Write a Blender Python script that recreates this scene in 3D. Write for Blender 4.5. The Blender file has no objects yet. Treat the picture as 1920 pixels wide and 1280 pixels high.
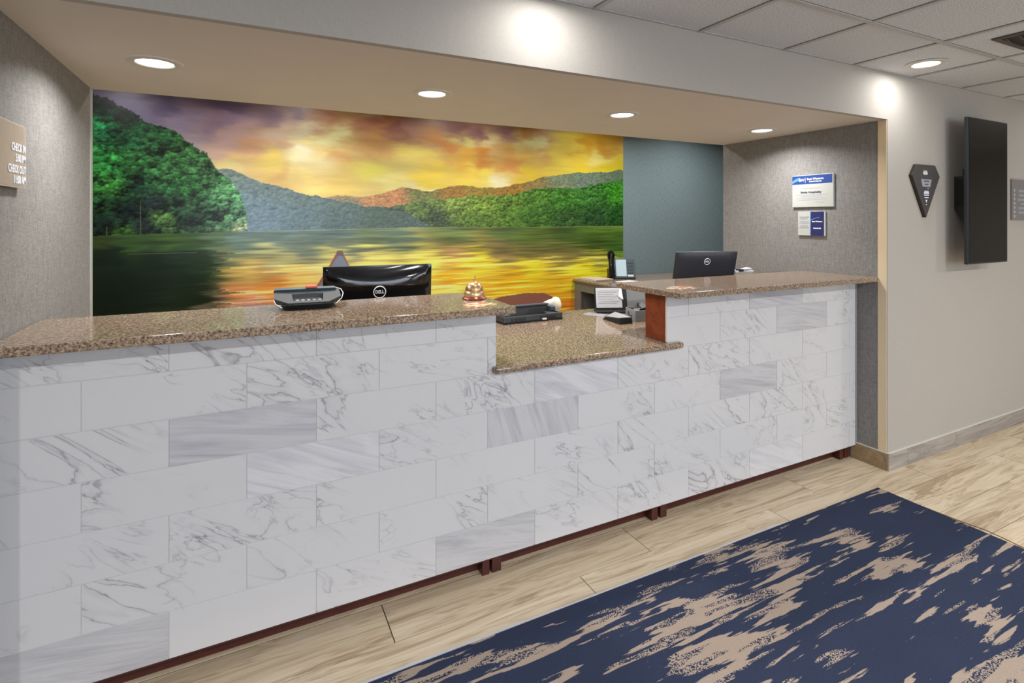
import bpy, bmesh, math, random
import numpy as np
from mathutils import Vector, Matrix

PI = math.pi
scene = bpy.context.scene
COL = scene.collection
rnd = random.Random(7)

def R(d): return math.radians(d)
def lin(c):
    c = c / 255.0
    return c / 12.92 if c <= 0.04045 else ((c + 0.055) / 1.055) ** 2.4
def rgb(r, g, b): return (lin(r), lin(g), lin(b), 1.0)

# ------------------------------------------------------------------ camera, world, lights
EXPOSURE = 0.22
CAM = (0.0, -2.065, 1.525)
HEAD = 26.7                      # heading east of +Y
cam_data = bpy.data.cameras.new('camera')
cam_data.sensor_width = 36.0
cam_data.lens = 1001.0 / 1920.0 * 36.0
cam_data.shift_y = -(640.0 - 414.0) / 1920.0
cam_data.clip_start = 0.02
cam = bpy.data.objects.new('camera', cam_data)
cam.location = CAM
cam.rotation_euler = (PI / 2, 0, -R(HEAD))
COL.objects.link(cam)
scene.camera = cam

scene.view_settings.view_transform = 'Standard'
scene.view_settings.look = 'None'
scene.view_settings.gamma = 1.0
scene.view_settings.use_curve_mapping = False
scene.view_settings.exposure = EXPOSURE

world = bpy.data.worlds.new('world')
scene.world = world
world.use_nodes = True
world.node_tree.nodes['Background'].inputs[0].default_value = (0.55, 0.62, 0.72, 1)
world.node_tree.nodes['Background'].inputs[1].default_value = 0.25

P_SOFFIT, P_LOBBY, P_ENTRY, P_OFFICE, P_WINDOW = 8.0, 3.3, 38.0, 16.5, 60.0
WARM = (1.0, 0.93, 0.83)
NEUT = (1.0, 0.985, 0.965)
COOL = (0.80, 0.89, 1.0)

def area_light(name, loc, power, col, size, size_y=None, rot=(0, 0, 0), parent=None, spread=170):
    l = bpy.data.lights.new(name, 'AREA')
    l.energy = power
    l.color = col
    l.shape = 'RECTANGLE' if size_y else 'DISK'
    l.size = size
    if size_y: l.size_y = size_y
    l.spread = R(spread)
    o = bpy.data.objects.new(name, l)
    o.location = loc
    o.rotation_euler = rot
    if parent: o.parent = parent
    COL.objects.link(o)
    return o

# daylight standing in the two lobby windows behind the camera
for wx in (0.7, 3.2):
    area_light('window_daylight', (wx, -6.66, 1.5), P_WINDOW, COOL, 2.1, 1.7, (R(90), 0, 0))

# ------------------------------------------------------------------ mesh helpers
class MB:
    def __init__(s): s.v = []; s.f = []
    def add(s, vs, fs):
        n = len(s.v); s.v += [tuple(v) for v in vs]; s.f += [tuple(n + i for i in f) for f in fs]; return s
    def box(s, x0, x1, y0, y1, z0, z1):
        return s.add([(x0,y0,z0),(x1,y0,z0),(x1,y1,z0),(x0,y1,z0),(x0,y0,z1),(x1,y0,z1),(x1,y1,z1),(x0,y1,z1)],
                     [(0,3,2,1),(4,5,6,7),(0,1,5,4),(1,2,6,5),(2,3,7,6),(3,0,4,7)])
    def hexa(s, p):   # 8 points: bottom 4 ccw, top 4 ccw
        return s.add(p, [(0,3,2,1),(4,5,6,7),(0,1,5,4),(1,2,6,5),(2,3,7,6),(3,0,4,7)])
    def prism(s, poly, a0, a1, axis='z'):
        # poly counter-clockwise seen from +axis ; for 'y' poly is (x,z) ccw seen from -y
        n = len(poly)
        if axis == 'z': vs = [(p[0],p[1],a0) for p in poly] + [(p[0],p[1],a1) for p in poly]
        elif axis == 'y': vs = [(p[0],a1,p[1]) for p in poly] + [(p[0],a0,p[1]) for p in poly]
        else: vs = [(a0,p[0],p[1]) for p in poly] + [(a1,p[0],p[1]) for p in poly]
        fs = [tuple(range(n))[::-1], tuple(range(n, 2*n))] + [(i, (i+1)%n, n+(i+1)%n, n+i) for i in range(n)]
        return s.add(vs, fs)
    def lathe(s, prof, c=(0,0,0), n=32, caps=True):
        vs = []; fs = []
        for r, z in prof:
            for k in range(n):
                a = 2*PI*k/n; vs.append((c[0]+r*math.cos(a), c[1]+r*math.sin(a), c[2]+z))
        for i in range(len(prof)-1):
            for k in range(n):
                a=i*n+k; b=i*n+(k+1)%n; fs.append((a,b,b+n,a+n))
        if caps:
            fs.append(tuple(range(n))[::-1]); m=(len(prof)-1)*n; fs.append(tuple(m+k for k in range(n)))
        return s.add(vs, fs)
    def tube(s, pts, r, n=8):
        pts = [Vector(p) for p in pts]; rs = r if isinstance(r, (list, tuple)) else [r]*len(pts)
        vs = []; fs = []
        for i, p in enumerate(pts):
            d = (pts[min(i+1,len(pts)-1)] - pts[max(i-1,0)]).normalized()
            up = Vector((0,0,1)) if abs(d.z) < 0.9 else Vector((1,0,0))
            a = d.cross(up).normalized(); b = a.cross(d).normalized()
            for k in range(n):
                t = 2*PI*k/n; vs.append(p + rs[i]*(a*math.cos(t) + b*math.sin(t)))
        for i in range(len(pts)-1):
            for k in range(n):
                q=i*n+k; w=i*n+(k+1)%n; fs.append((q,w,w+n,q+n))
        fs.append(tuple(range(n))[::-1]); m=(len(pts)-1)*n; fs.append(tuple(m+k for k in range(n)))
        return s.add(vs, fs)
    def xf(s, m):
        s.v = [tuple(m @ Vector(v)) for v in s.v]; return s
    def build(s, name, mat, parent=None, bevel=0, seg=2, smooth=False, loc=None, rot=None):
        me = bpy.data.meshes.new(name); me.from_pydata(s.v, [], s.f)
        bm = bmesh.new(); bm.from_mesh(me); bmesh.ops.recalc_face_normals(bm, faces=bm.faces); bm.to_mesh(me); bm.free()
        me.materials.append(mat)
        if smooth:
            me.polygons.foreach_set('use_smooth', [True]*len(me.polygons))
            try: me.set_sharp_from_angle(angle=R(38))
            except Exception: pass
        o = bpy.data.objects.new(name, me); COL.objects.link(o)
        if parent is not None: o.parent = parent
        if loc is not None: o.location = loc
        if rot is not None: o.rotation_euler = rot
        if bevel:
            b = o.modifiers.new('bevel', 'BEVEL'); b.width = bevel; b.segments = seg; b.limit_method = 'ANGLE'; b.angle_limit = R(40)
        return o

def box(name, mat, x0, x1, y0, y1, z0, z1, parent=None, bevel=0, seg=2):
    return MB().box(x0,x1,y0,y1,z0,z1).build(name, mat, parent, bevel, seg)
def struct(o): o['kind'] = 'structure'; return o
def tag(o, label, cat, group=None):
    o['label'] = label; o['category'] = cat
    if group: o['group'] = group
    return o
def thing(name, label, cat, loc=(0,0,0), rz=0, group=None):
    o = bpy.data.objects.new(name, None); o.empty_display_size = 0.05; COL.objects.link(o)
    o.location = loc; o.rotation_euler = (0,0,rz)
    return tag(o, label, cat, group)
def text_mb(txt, size, width=None, extr=0.0006, align='CENTER', bold=0.0):
    cu = bpy.data.curves.new('t', 'FONT'); cu.body = txt; cu.size = size; cu.align_x = align; cu.align_y = 'CENTER'
    cu.extrude = extr; cu.offset = bold; cu.resolution_u = 3
    o = bpy.data.objects.new('t', cu); COL.objects.link(o)
    dg = bpy.context.evaluated_depsgraph_get()
    me = bpy.data.meshes.new_from_object(o.evaluated_get(dg))
    bpy.data.objects.remove(o); bpy.data.curves.remove(cu)
    m = MB(); vs = [tuple(v.co) for v in me.vertices]; fs = [tuple(p.vertices) for p in me.polygons]
    bpy.data.meshes.remove(me)
    if width and vs:
        xs = [v[0] for v in vs]; w = max(xs)-min(xs); k = width/max(w,1e-6)
        vs = [(v[0]*k, v[1], v[2]) for v in vs]
    return m.add(vs, fs)
def stand(mb, loc, rz=0):   # text written in XY -> upright, facing local -Y
    return mb.xf(Matrix.Translation(loc) @ Matrix.Rotation(rz, 4, 'Z') @ Matrix.Rotation(PI/2, 4, 'X'))

# ------------------------------------------------------------------ materials
def newmat(name):
    m = bpy.data.materials.new(name); m.use_nodes = True
    nt = m.node_tree; b = nt.nodes['Principled BSDF']
    return m, nt, b
def plain(name, col, rough=0.5, metal=0.0, emit=None, es=0.0, coat=0.0, var=0.04, scale=60):
    m, nt, b = newmat(name)
    n = nt.nodes.new('ShaderNodeTexNoise'); n.inputs['Scale'].default_value = scale; n.inputs['Detail'].default_value = 3
    tc = nt.nodes.new('ShaderNodeTexCoord'); nt.links.new(tc.outputs['Object'], n.inputs['Vector'])
    cr = nt.nodes.new('ShaderNodeValToRGB')
    cr.color_ramp.elements[0].position = 0.3; cr.color_ramp.elements[1].position = 0.7
    cr.color_ramp.elements[0].color = tuple(c*(1-var) for c in col[:3]) + (1,)
    cr.color_ramp.elements[1].color = tuple(min(1, c*(1+var)) for c in col[:3]) + (1,)
    nt.links.new(n.outputs['Fac'], cr.inputs['Fac']); nt.links.new(cr.outputs['Color'], b.inputs['Base Color'])
    b.inputs['Roughness'].default_value = rough; b.inputs['Metallic'].default_value = metal
    if coat: b.inputs['Coat Weight'].default_value = coat
    if emit:
        b.inputs['Emission Color'].default_value = emit; b.inputs['Emission Strength'].default_value = es
    return m
class G:   # tiny node-graph helper
    def __init__(s, nt): s.nt = nt
    def n(s, t, **kw):
        x = s.nt.nodes.new(t)
        for k, v in kw.items(): setattr(x, k, v)
        return x
    def l(s, a, b): s.nt.links.new(a, b)
    def math(s, op, a, b=None, clamp=False):
        x = s.n('ShaderNodeMath', operation=op); x.use_clamp = clamp
        for i, v in enumerate((a, b)):
            if v is None: continue
            if isinstance(v, (int, float)): x.inputs[i].default_value = v
            else: s.l(v, x.inputs[i])
        return x.outputs[0]
    def noise(s, vec, scale, detail=3, dist=0, rough=0.5):
        x = s.n('ShaderNodeTexNoise'); x.inputs['Scale'].default_value = scale; x.inputs['Detail'].default_value = detail
        x.inputs['Distortion'].default_value = dist; x.inputs['Roughness'].default_value = rough
        s.l(vec, x.inputs['Vector']); return x.outputs['Fac']
    def map(s, vec, scale=(1,1,1), rot=(0,0,0), loc=(0,0,0)):
        x = s.n('ShaderNodeMapping'); x.inputs['Scale'].default_value = scale; x.inputs['Rotation'].default_value = rot
        x.inputs['Location'].default_value = loc; s.l(vec, x.inputs['Vector']); return x.outputs[0]
    def ramp(s, fac, stops):
        x = s.n('ShaderNodeValToRGB'); e = x.color_ramp.elements
        while len(e) < len(stops): e.new(0.5)
        for i, (p, c) in enumerate(stops): e[i].position = p; e[i].color = c if len(c) == 4 else tuple(c)+(1,)
        s.l(fac, x.inputs['Fac']); return x.outputs['Color']
    def mix(s, fac, a, b, mode='MIX'):
        x = s.n('ShaderNodeMix', data_type='RGBA', blend_type=mode)
        for sock, v in ((x.inputs['Factor'], fac), (x.inputs[6], a), (x.inputs[7], b)):
            if isinstance(v, (int, float)): sock.default_value = v
            elif isinstance(v, tuple): sock.default_value = v
            else: s.l(v, sock)
        return x.outputs[2]
    def bump(s, b, h, strength=0.2, dist=0.001):
        x = s.n('ShaderNodeBump'); x.inputs['Strength'].default_value = strength; x.inputs['Distance'].default_value = dist
        s.l(h, x.inputs['Height']); s.l(x.outputs[0], b.inputs['Normal'])
def gray(v): return (v, v, v, 1)

def mat_linen(name, dark, light, axes):
    m, nt, b = newmat(name); g = G(nt)
    tc = g.n('ShaderNodeTexCoord').outputs['Object']
    # weave: vertical threads + horizontal threads
    hs, vs_ = axes
    a = g.noise(g.map(tc, scale=vs_), 1.0, 3); c = g.noise(g.map(tc, scale=hs), 1.0, 3)
    w = g.math('MULTIPLY', g.math('ADD', a, c), 0.5)
    col = g.ramp(w, [(0.36, dark), (0.64, light)])
    g.l(col, b.inputs['Base Color']); b.inputs['Roughness'].default_value = 0.75
    b.inputs['Specular IOR Level'].default_value = 0.3
    g.bump(b, w, 0.25, 0.001)
    return m
M = {}
M['linen_side'] = mat_linen('grey_linen_wallpaper', rgb(111,109,107), rgb(145,143,141), ((40, 40, 420), (40, 320, 26)))
M['linen_back'] = mat_linen('teal_linen_wallpaper', rgb(96,112,116), rgb(126,142,146), ((26, 40, 400), (300, 40, 26)))
M['cream'] = mat_linen('cream_wallcovering', rgb(165,160,153), rgb(173,168,161), ((60, 60, 420), (420, 300, 60)))
M['cream_return'] = plain('cream_corner_paint', rgb(222,202,168), 0.6, var=0.02, scale=8)
M['soffit'] = plain('beige_soffit_paint', rgb(208,200,188), 0.6, var=0.02, scale=5)
M['white_paint'] = plain('white_paint', rgb(205,203,198), 0.6, var=0.02, scale=5)
M['office_ceiling'] = plain('office_ceiling_paint', rgb(215,213,208), 0.8, var=0.02, scale=5)
M['trim_light'] = plain('pale_edge_trim', rgb(176,178,170), 0.45)
M['grout'] = plain('pale_grey_grout', rgb(196,196,194), 0.8)
M['floor_grout'] = plain('brown_floor_grout', rgb(74,62,50), 0.9)
M['caulk'] = plain('white_caulk', rgb(206,202,194), 0.6)
M['chrome'] = plain('brushed_metal', rgb(190,192,198), 0.3, 1.0)
M['tbar'] = plain('ceiling_grid_metal', rgb(176,174,172), 0.5)
M['tbar_gap'] = plain('ceiling_void', rgb(60,58,56), 0.9)
M['lens'] = plain('lamp_lens', rgb(255,250,240), 0.4, emit=(1,0.98,0.94,1), es=6.0, var=0.0)
M['lamp_trim'] = plain('lamp_trim_paint', rgb(200,196,188), 0.45)
M['black_gloss'] = plain('glossy_black_plastic', rgb(12,12,14), 0.07)
M['black_matte'] = plain('matte_black_plastic', rgb(22,22,24), 0.5)
M['black_soft'] = plain('charcoal_plastic', rgb(44,46,54), 0.42)
M['grey_plastic'] = plain('grey_plastic', rgb(50,53,56), 0.6)
M['dark_plastic'] = plain('dark_grey_plastic', rgb(52,54,58), 0.4)
M['slate_plastic'] = plain('slate_blue_plastic', rgb(50,68,76), 0.5)
M['light_plastic'] = plain('light_grey_plastic', rgb(138,141,144), 0.5)
M['offwhite'] = plain('off_white_plastic', rgb(214,208,190), 0.4)
M['paper'] = plain('white_paper', rgb(198,199,203), 0.8, var=0.015)
M['paper_tan'] = plain('tan_folder_card', rgb(178,162,138), 0.8)
M['ink'] = plain('grey_print', rgb(120,122,130), 0.8)
M['ink_dark'] = plain('dark_print', rgb(70,70,92), 0.8)
M['white_ink'] = plain('white_print', rgb(235,238,242), 0.6)
M['red_tape'] = plain('red_tape', rgb(214,82,76), 0.6)
M['screen_pale'] = plain('pale_phone_screen', rgb(168,186,194), 0.3, emit=rgb(170,195,210), es=0.06)
M['tv_screen'] = plain('dark_display_glass', rgb(9,9,9), 0.2)
M['tv_screen'].node_tree.nodes['Principled BSDF'].inputs['Specular IOR Level'].default_value = 0.22
M['tv_frame'] = plain('display_frame', rgb(40,44,50), 0.45)
M['plaque'] = plain('charcoal_plaque', rgb(66,63,62), 0.45)
M['plaque_edge'] = plain('plaque_edge_brown', rgb(50,42,36), 0.5)
M['silver'] = plain('silver_panel', rgb(168,172,180), 0.4, 0.3)
M['blue'] = plain('royal_blue_print', rgb(34,66,134), 0.4)
M['blue_dark'] = plain('navy_print', rgb(38,42,92), 0.4)
M['blue_arc'] = plain('light_blue_print', rgb(90,140,190), 0.4)
M['acrylic'] = plain('clear_sign_edge', rgb(196,186,172), 0.25)
M['sign_taupe'] = plain('taupe_sign_face', rgb(160,148,136), 0.4)
M['sign_grey'] = plain('grey_sign_face', rgb(122,120,120), 0.45)
M['brass'] = plain('engraved_brass', rgb(196,160,120), 0.32, 0.85, var=0.35, scale=260)
M['brass_pale'] = plain('pale_brass', rgb(214,186,140), 0.3, 0.8, var=0.12, scale=180)
M['copper_red'] = plain('reddish_copper_base', rgb(176,104,84), 0.28, 0.8, var=0.15, scale=120)
M['toe'] = plain('dark_red_brown_board', rgb(70,29,23), 0.4, var=0.2, scale=20)
M['cabinet_grey'] = plain('grey_laminate', rgb(112,110,104), 0.5)
M['cabinet_dark'] = plain('dark_laminate', rgb(58,54,50), 0.6)
M['wire'] = plain('brown_cord', rgb(110,84,52), 0.6)
M['strip'] = plain('pale_metal_strip', rgb(206,206,212), 0.35, 0.3)
M['sign_white'] = plain('satin_white_sign', rgb(178,180,176), 0.5, var=0.01)
M['vent_dark'] = plain('dusty_dark_vent_metal', rgb(84,80,74), 0.6)
M['glass'] = plain('window_sill_white', rgb(210,210,210), 0.5)

def mat_marble(kind):
    m, nt, b = newmat('marble_' + kind); g = G(nt)
    tc = g.n('ShaderNodeTexCoord').outputs['Object']
    oi = g.n('ShaderNodeObjectInfo').outputs['Random']
    cmb = g.n('ShaderNodeCombineXYZ')
    g.l(g.math('MULTIPLY', oi, 37.0), cmb.inputs[0]); g.l(g.math('MULTIPLY', oi, 91.0), cmb.inputs[1]); g.l(g.math('MULTIPLY', oi, 53.0), cmb.inputs[2])
    va = g.n('ShaderNodeVectorMath', operation='ADD'); g.l(tc, va.inputs[0]); g.l(cmb.outputs[0], va.inputs[1])
    p = va.outputs[0]
    base_w = rgb(200,200,203)
    if kind == 'white':
        q = g.map(g.map(p, rot=(0, R(-36), 0)), scale=(2.0, 1, 6.6))
        n1 = g.noise(q, 0.8, 4, 2.4, 0.5)
        v1 = g.math('SUBTRACT', 1.0, g.math('MULTIPLY', g.math('ABSOLUTE', g.math('SUBTRACT', n1, 0.5)), 62.0), True)
        halo = g.math('SUBTRACT', 1.0, g.math('MULTIPLY', g.math('ABSOLUTE', g.math('SUBTRACT', n1, 0.515)), 15.0), True)
        q2 = g.map(g.map(p, rot=(0, R(-22), 0)), scale=(2.8, 1, 8.0), loc=(5,3,1))
        n2 = g.noise(q2, 1.1, 5, 1.8, 0.55)
        v2 = g.math('SUBTRACT', 1.0, g.math('MULTIPLY', g.math('ABSOLUTE', g.math('SUBTRACT', n2, 0.46)), 46.0), True)
        mk = g.math('MULTIPLY', g.math('SUBTRACT', g.noise(p, 2.8, 2), 0.47), 7.0, True)
        mk2 = g.math('MULTIPLY', g.math('SUBTRACT', g.noise(g.map(p, loc=(4,1,8)), 3.5, 2), 0.53), 7.0, True)
        cloud = g.math('MULTIPLY', g.math('SUBTRACT', g.noise(q, 1.8, 5, 1.0), 0.62), 9.0, True)
        v = g.math('ADD', g.math('MULTIPLY', v1, g.math('MULTIPLY', mk, 0.85)), g.math('MULTIPLY', v2, g.math('MULTIPLY', mk2, 0.7)), True)
        v = g.math('MAXIMUM', v, g.math('MULTIPLY', g.math('MULTIPLY', halo, mk), g.math('ADD', 0.16, g.math('MULTIPLY', cloud, 0.5))))
        col = g.mix(v, base_w, rgb(132,132,140))
    else:
        rot = R(-10) if kind == 'grey' else (R(-24) if kind == 'greyup' else R(-72))
        q = g.map(g.map(p, rot=(0, rot, 0)), scale=(1.2, 1, 13.0))
        n1 = g.noise(q, 1.5, 6, 1.2, 0.6); n2 = g.noise(g.map(g.map(p, rot=(0, rot, 0)), scale=(2, 1, 40)), 1.5, 4, 0.8)
        w = g.math('ADD', g.math('MULTIPLY', n1, 0.7), g.math('MULTIPLY', n2, 0.3))
        k = 20 if kind == 'greyup' else 4
        col = g.ramp(w, [(0.30, rgb(150+k,150+k,157+k)), (0.44, rgb(172+k,172+k,178+k)), (0.58, rgb(188+k,188+k,192+k)), (0.72, rgb(176+k,176+k,182+k))])
    tint = g.mix(g.math('MULTIPLY', oi, 0.10), col, (0.62, 0.60, 0.58, 1))
    g.l(tint, b.inputs['Base Color']); b.inputs['Roughness'].default_value = 0.22
    b.inputs['Specular IOR Level'].default_value = 0.45
    return m
M['marble'] = mat_marble('white'); M['marble_grey'] = mat_marble('grey'); M['marble_greyv'] = mat_marble('greyv'); M['marble_greyup'] = mat_marble('greyup')

def mat_granite():
    m, nt, b = newmat('speckled_brown_granite'); g = G(nt)
    tc = g.n('ShaderNodeTexCoord').outputs['Object']
    n1 = g.noise(tc, 105, 2, 0.4, 0.5); n2 = g.noise(g.map(tc, loc=(3,7,1)), 210, 2); n3 = g.noise(tc, 9, 2)
    c = g.ramp(n1, [(0.35, rgb(34,30,30)), (0.44, rgb(98,82,70)), (0.52, rgb(150,128,106)), (0.64, rgb(188,164,144))])
    c2 = g.ramp(n2, [(0.41, rgb(34,31,32)), (0.47, rgb(132,112,94)), (0.62, rgb(176,156,136))])
    c = g.mix(0.45, c, c2)
    c = g.mix(g.math('MULTIPLY', n3, 0.2), c, rgb(122,100,76))
    g.l(c, b.inputs['Base Color']); b.inputs['Roughness'].default_value = 0.10
    b.inputs['Specular IOR Level'].default_value = 0.6
    return m
M['granite'] = mat_granite()

def mat_plank(name, a, b_, c_, gap=0.0):
    m, nt, b = newmat(name); g = G(nt)
    tc = g.n('ShaderNodeTexCoord').outputs['Object']
    oi = g.n('ShaderNodeObjectInfo').outputs['Random']
    cmb = g.n('ShaderNodeCombineXYZ'); g.l(g.math('MULTIPLY', oi, 31.0), cmb.inputs[0]); g.l(g.math('MULTIPLY', oi, 17.0), cmb.inputs[1])
    va = g.n('ShaderNodeVectorMath', operation='ADD'); g.l(tc, va.inputs[0]); g.l(cmb.outputs[0], va.inputs[1]); p = va.outputs[0]
    rings = g.noise(g.map(p, scale=(1.1, 9, 9)), 1.0, 4, 1.4, 0.55)
    wav = g.math('FRACT', g.math('MULTIPLY', rings, 7.0))
    wav = g.math('ABSOLUTE', g.math('SUBTRACT', wav, 0.5))
    fine = g.noise(g.map(p, scale=(3.0, 90, 90)), 1.0, 3)
    w = g.math('ADD', g.math('MULTIPLY', rings, 0.55), g.math('ADD', g.math('MULTIPLY', wav, 0.22), g.math('MULTIPLY', fine, 0.3)))
    col = g.ramp(w, [(0.34, a), (0.48, b_), (0.66, c_)])
    col = g.mix(g.math('MULTIPLY', oi, 0.22), col, a)
    g.l(col, b.inputs['Base Color']); b.inputs['Roughness'].default_value = 0.38
    b.inputs['Specular IOR Level'].default_value = 0.35
    return m
M['plank'] = mat_plank('wood_look_floor_tile', rgb(170,148,120), rgb(213,195,168), rgb(230,216,192))
M['plank_grey'] = mat_plank('grey_wood_look_base_tile', rgb(124,118,112), rgb(154,148,142), rgb(178,172,164))
M['plank_tan'] = mat_plank('tan_wood_look_base_tile', rgb(134,112,84), rgb(158,136,106), rgb(176,154,124))
M['cherry'] = mat_plank('cherry_veneer', rgb(104,46,22), rgb(126,58,30), rgb(140,68,36))

def mat_carpet():
    m, nt, b = newmat('navy_and_taupe_carpet'); g = G(nt)
    tc = g.n('ShaderNodeTexCoord').outputs['Object']
    # ragged strokes running along x
    rag = g.noise(g.map(tc, scale=(14, 120, 1)), 1.0, 2)
    n1 = g.noise(g.map(tc, scale=(2.9, 15, 1)), 1.0, 2, 0.5, 0.5)
    big = g.noise(g.map(tc, scale=(1.3, 1.7, 1), loc=(0.85, 0.6, 0)), 1.0, 1)
    stroke = g.noise(g.map(tc, scale=(3.4, 44, 1), loc=(2, 5, 0)), 1.0, 2)
    f = g.math('ADD', g.math('ADD', g.math('MULTIPLY', n1, 0.62), g.math('MULTIPLY', stroke, 0.40)), g.math('ADD', g.math('MULTIPLY', g.math('SUBTRACT', big, 0.5), 0.40), g.math('MULTIPLY', g.math('SUBTRACT', rag, 0.5), 0.10)))
    patch = g.math('MULTIPLY', g.math('SUBTRACT', f, 0.548), 60.0, True)
    kind = g.noise(g.map(tc, scale=(4.2, 26, 1), loc=(9, 3, 0)), 1.0, 2, 0.4)
    dotted = g.math('MULTIPLY', g.math('SUBTRACT', 0.495, kind), 40.0, True)
    wn = g.n('ShaderNodeTexWhiteNoise', noise_dimensions='2D')
    sn = g.n('ShaderNodeVectorMath', operation='SNAP'); g.l(tc, sn.inputs[0]); sn.inputs[1].default_value = (0.0042, 0.0034, 1.0)
    g.l(sn.outputs[0], wn.inputs['Vector']); dots = g.math('MULTIPLY', g.math('SUBTRACT', wn.outputs['Value'], 0.46), 20, True)
    pile = g.noise(tc, 420, 2); soil = g.noise(tc, 2.2, 3)
    navy = g.ramp(pile, [(0.3, rgb(34,38,58)), (0.7, rgb(56,62,84))])
    navy = g.mix(g.math('MULTIPLY', soil, 0.30), navy, rgb(58,74,98))
    taupe = g.ramp(pile, [(0.3, rgb(140,124,112)), (0.7, rgb(178,162,148))])
    fac = g.math('MULTIPLY', patch, g.math('SUBTRACT', 1.0, g.math('MULTIPLY', dotted, g.math('SUBTRACT', 1.0, dots))))
    col = g.mix(fac, navy, taupe)
    lint = g.n('ShaderNodeTexVoronoi'); lint.inputs['Scale'].default_value = 34; g.l(tc, lint.inputs['Vector'])
    lf = g.math('LESS_THAN', lint.outputs['Distance'], 0.045)
    col = g.mix(g.math('MULTIPLY', lf, 0.35), col, rgb(196,194,190))
    g.l(col, b.inputs['Base Color']); b.inputs['Roughness'].default_value = 0.95; b.inputs['Specular IOR Level'].default_value = 0.1
    g.bump(b, pile, 0.5, 0.002)
    return m
M['carpet'] = mat_carpet()

def mat_ceiling_tile():
    m, nt, b = newmat('speckled_acoustic_tile'); g = G(nt)
    tc = g.n('ShaderNodeTexCoord').outputs['Object']
    n = g.noise(tc, 170, 2, 0, 0.7)
    col = g.ramp(n, [(0.36, rgb(168,171,175)), (0.5, rgb(205,209,214)), (0.7, rgb(220,224,229))])
    g.l(col, b.inputs['Base Color']); b.inputs['Roughness'].default_value = 0.9
    g.bump(b, n, 0.5, 0.002)
    return m
M['acoustic'] = mat_ceiling_tile()

# ------------------------------------------------------------------ the setting
XL, XR = -0.64, 3.516          # alcove side walls
YW = -0.181                    # lobby face of the front wall
ZC, ZS = 2.43, 2.146           # lobby ceiling, alcove soffit
YB = 2.75                      # office back wall
YE = 1.07                      # end of alcove side walls
RX0, RX1, RY0 = -3.4, 8.4, -6.6

fl = struct(box('floor', M['floor_grout'], RX0, RX1, RY0, YB, -0.12, -0.004))
Mesh_cache = {}
def piece(name, mat, sx, sy, sz, loc, parent, bevel=0.001):
    key = (name, round(sx,4), round(sy,4), round(sz,4), mat.name)
    if key not in Mesh_cache:
        o = MB().box(0,sx,0,sy,0,sz).build(name, mat, parent, bevel, 1, loc=loc); Mesh_cache[key] = o; return o
    src = Mesh_cache[key]; o = src.copy(); COL.objects.link(o); o.parent = parent; o.location = loc; return o

P = 1.19; PW = 0.2135; gp = 0.0042
offs = [0.49, 0.10, 0.81, 0.43]
row = -1; Y1 = -0.149 + 2*PW
y1 = -0.149 + PW
while y1 > -3.0:
    y0 = y1 - PW; row += 1
    off = offs[row] if row < 4 else (0.49 + 0.39*row*2.1) % P
    x = off - 3*P
    while x < RX1:
        a, b_ = max(x, RX0), min(x+P, RX1)
        hidden = (a > -1.6 and b_ < 3.1 and y1 < -0.34)
        if b_-a > 0.05 and not hidden and a > -2.9:
            piece('floor_plank', M['plank'], b_-a-gp, PW-gp, 0.004, (a+gp/2, y0+gp/2, -0.004), fl, 0)
        x += P
    y1 -= PW
# floor of office and of the lobby beyond the planks laid singly (one piece each, seen by no one)
box('floor_field', M['plank'], RX0, RX1, 0.07, YB, -0.004, -0.0005, fl)
box('floor_field', M['plank'], RX0, RX1, RY0, y1, -0.004, -0.0005, fl)

struct(box('wall_lobby', M['cream'], XR, RX1, YW, -0.129, 0, 2.8))
struct(box('wall_lobby_left', M['cream'], RX0, XL, YW, -0.129, 0, 2.8))
hd = struct(box('wall_header', M['cream'], XL, XR, YW, -0.15, ZS, 2.8))
wr = struct(box('wall_right', M['linen_side'], XR, XR+0.09, -0.129, YE, 0, ZC))
wl = struct(box('wall_left', M['linen_side'], XL-0.09, XL, -0.129, YE, 0, ZC))
ca = struct(box('ceiling_alcove', M['soffit'], XL, XR, -0.15, YE, ZS, ZC-0.02))
struct(box('trim_1', M['trim_light'], XL-0.094, XL+0.004, YE-0.028, YE+0.004, 0, ZS-0.001))
struct(box('trim_2', M['cream_return'], XR-0.003, XR+0.05, YW+0.004, -0.127, 0.108, ZS-0.002))
struct(box('wall_back', M['linen_back'], RX0, RX1, YB, YB+0.1, 0, 2.85))
struct(box('wall_office_left', M['linen_back'], RX0-0.1, RX0, -0.13, YB+0.1, 0, 2.85))
struct(box('wall_office_right', M['linen_back'], 5.6, 5.7, -0.129, YB, 0, 2.85))
struct(box('ceiling_office', M['office_ceiling'], RX0, RX1, -0.129, YB, 2.75, 2.85))
struct(box('wall_lobby_right', M['cream'], RX1, RX1+0.1, RY0, YW, 0, 2.6))
struct(box('wall_lobby_west', M['cream'], RX0-0.1, RX0, RY0, YW, 0, 2.6))
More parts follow.
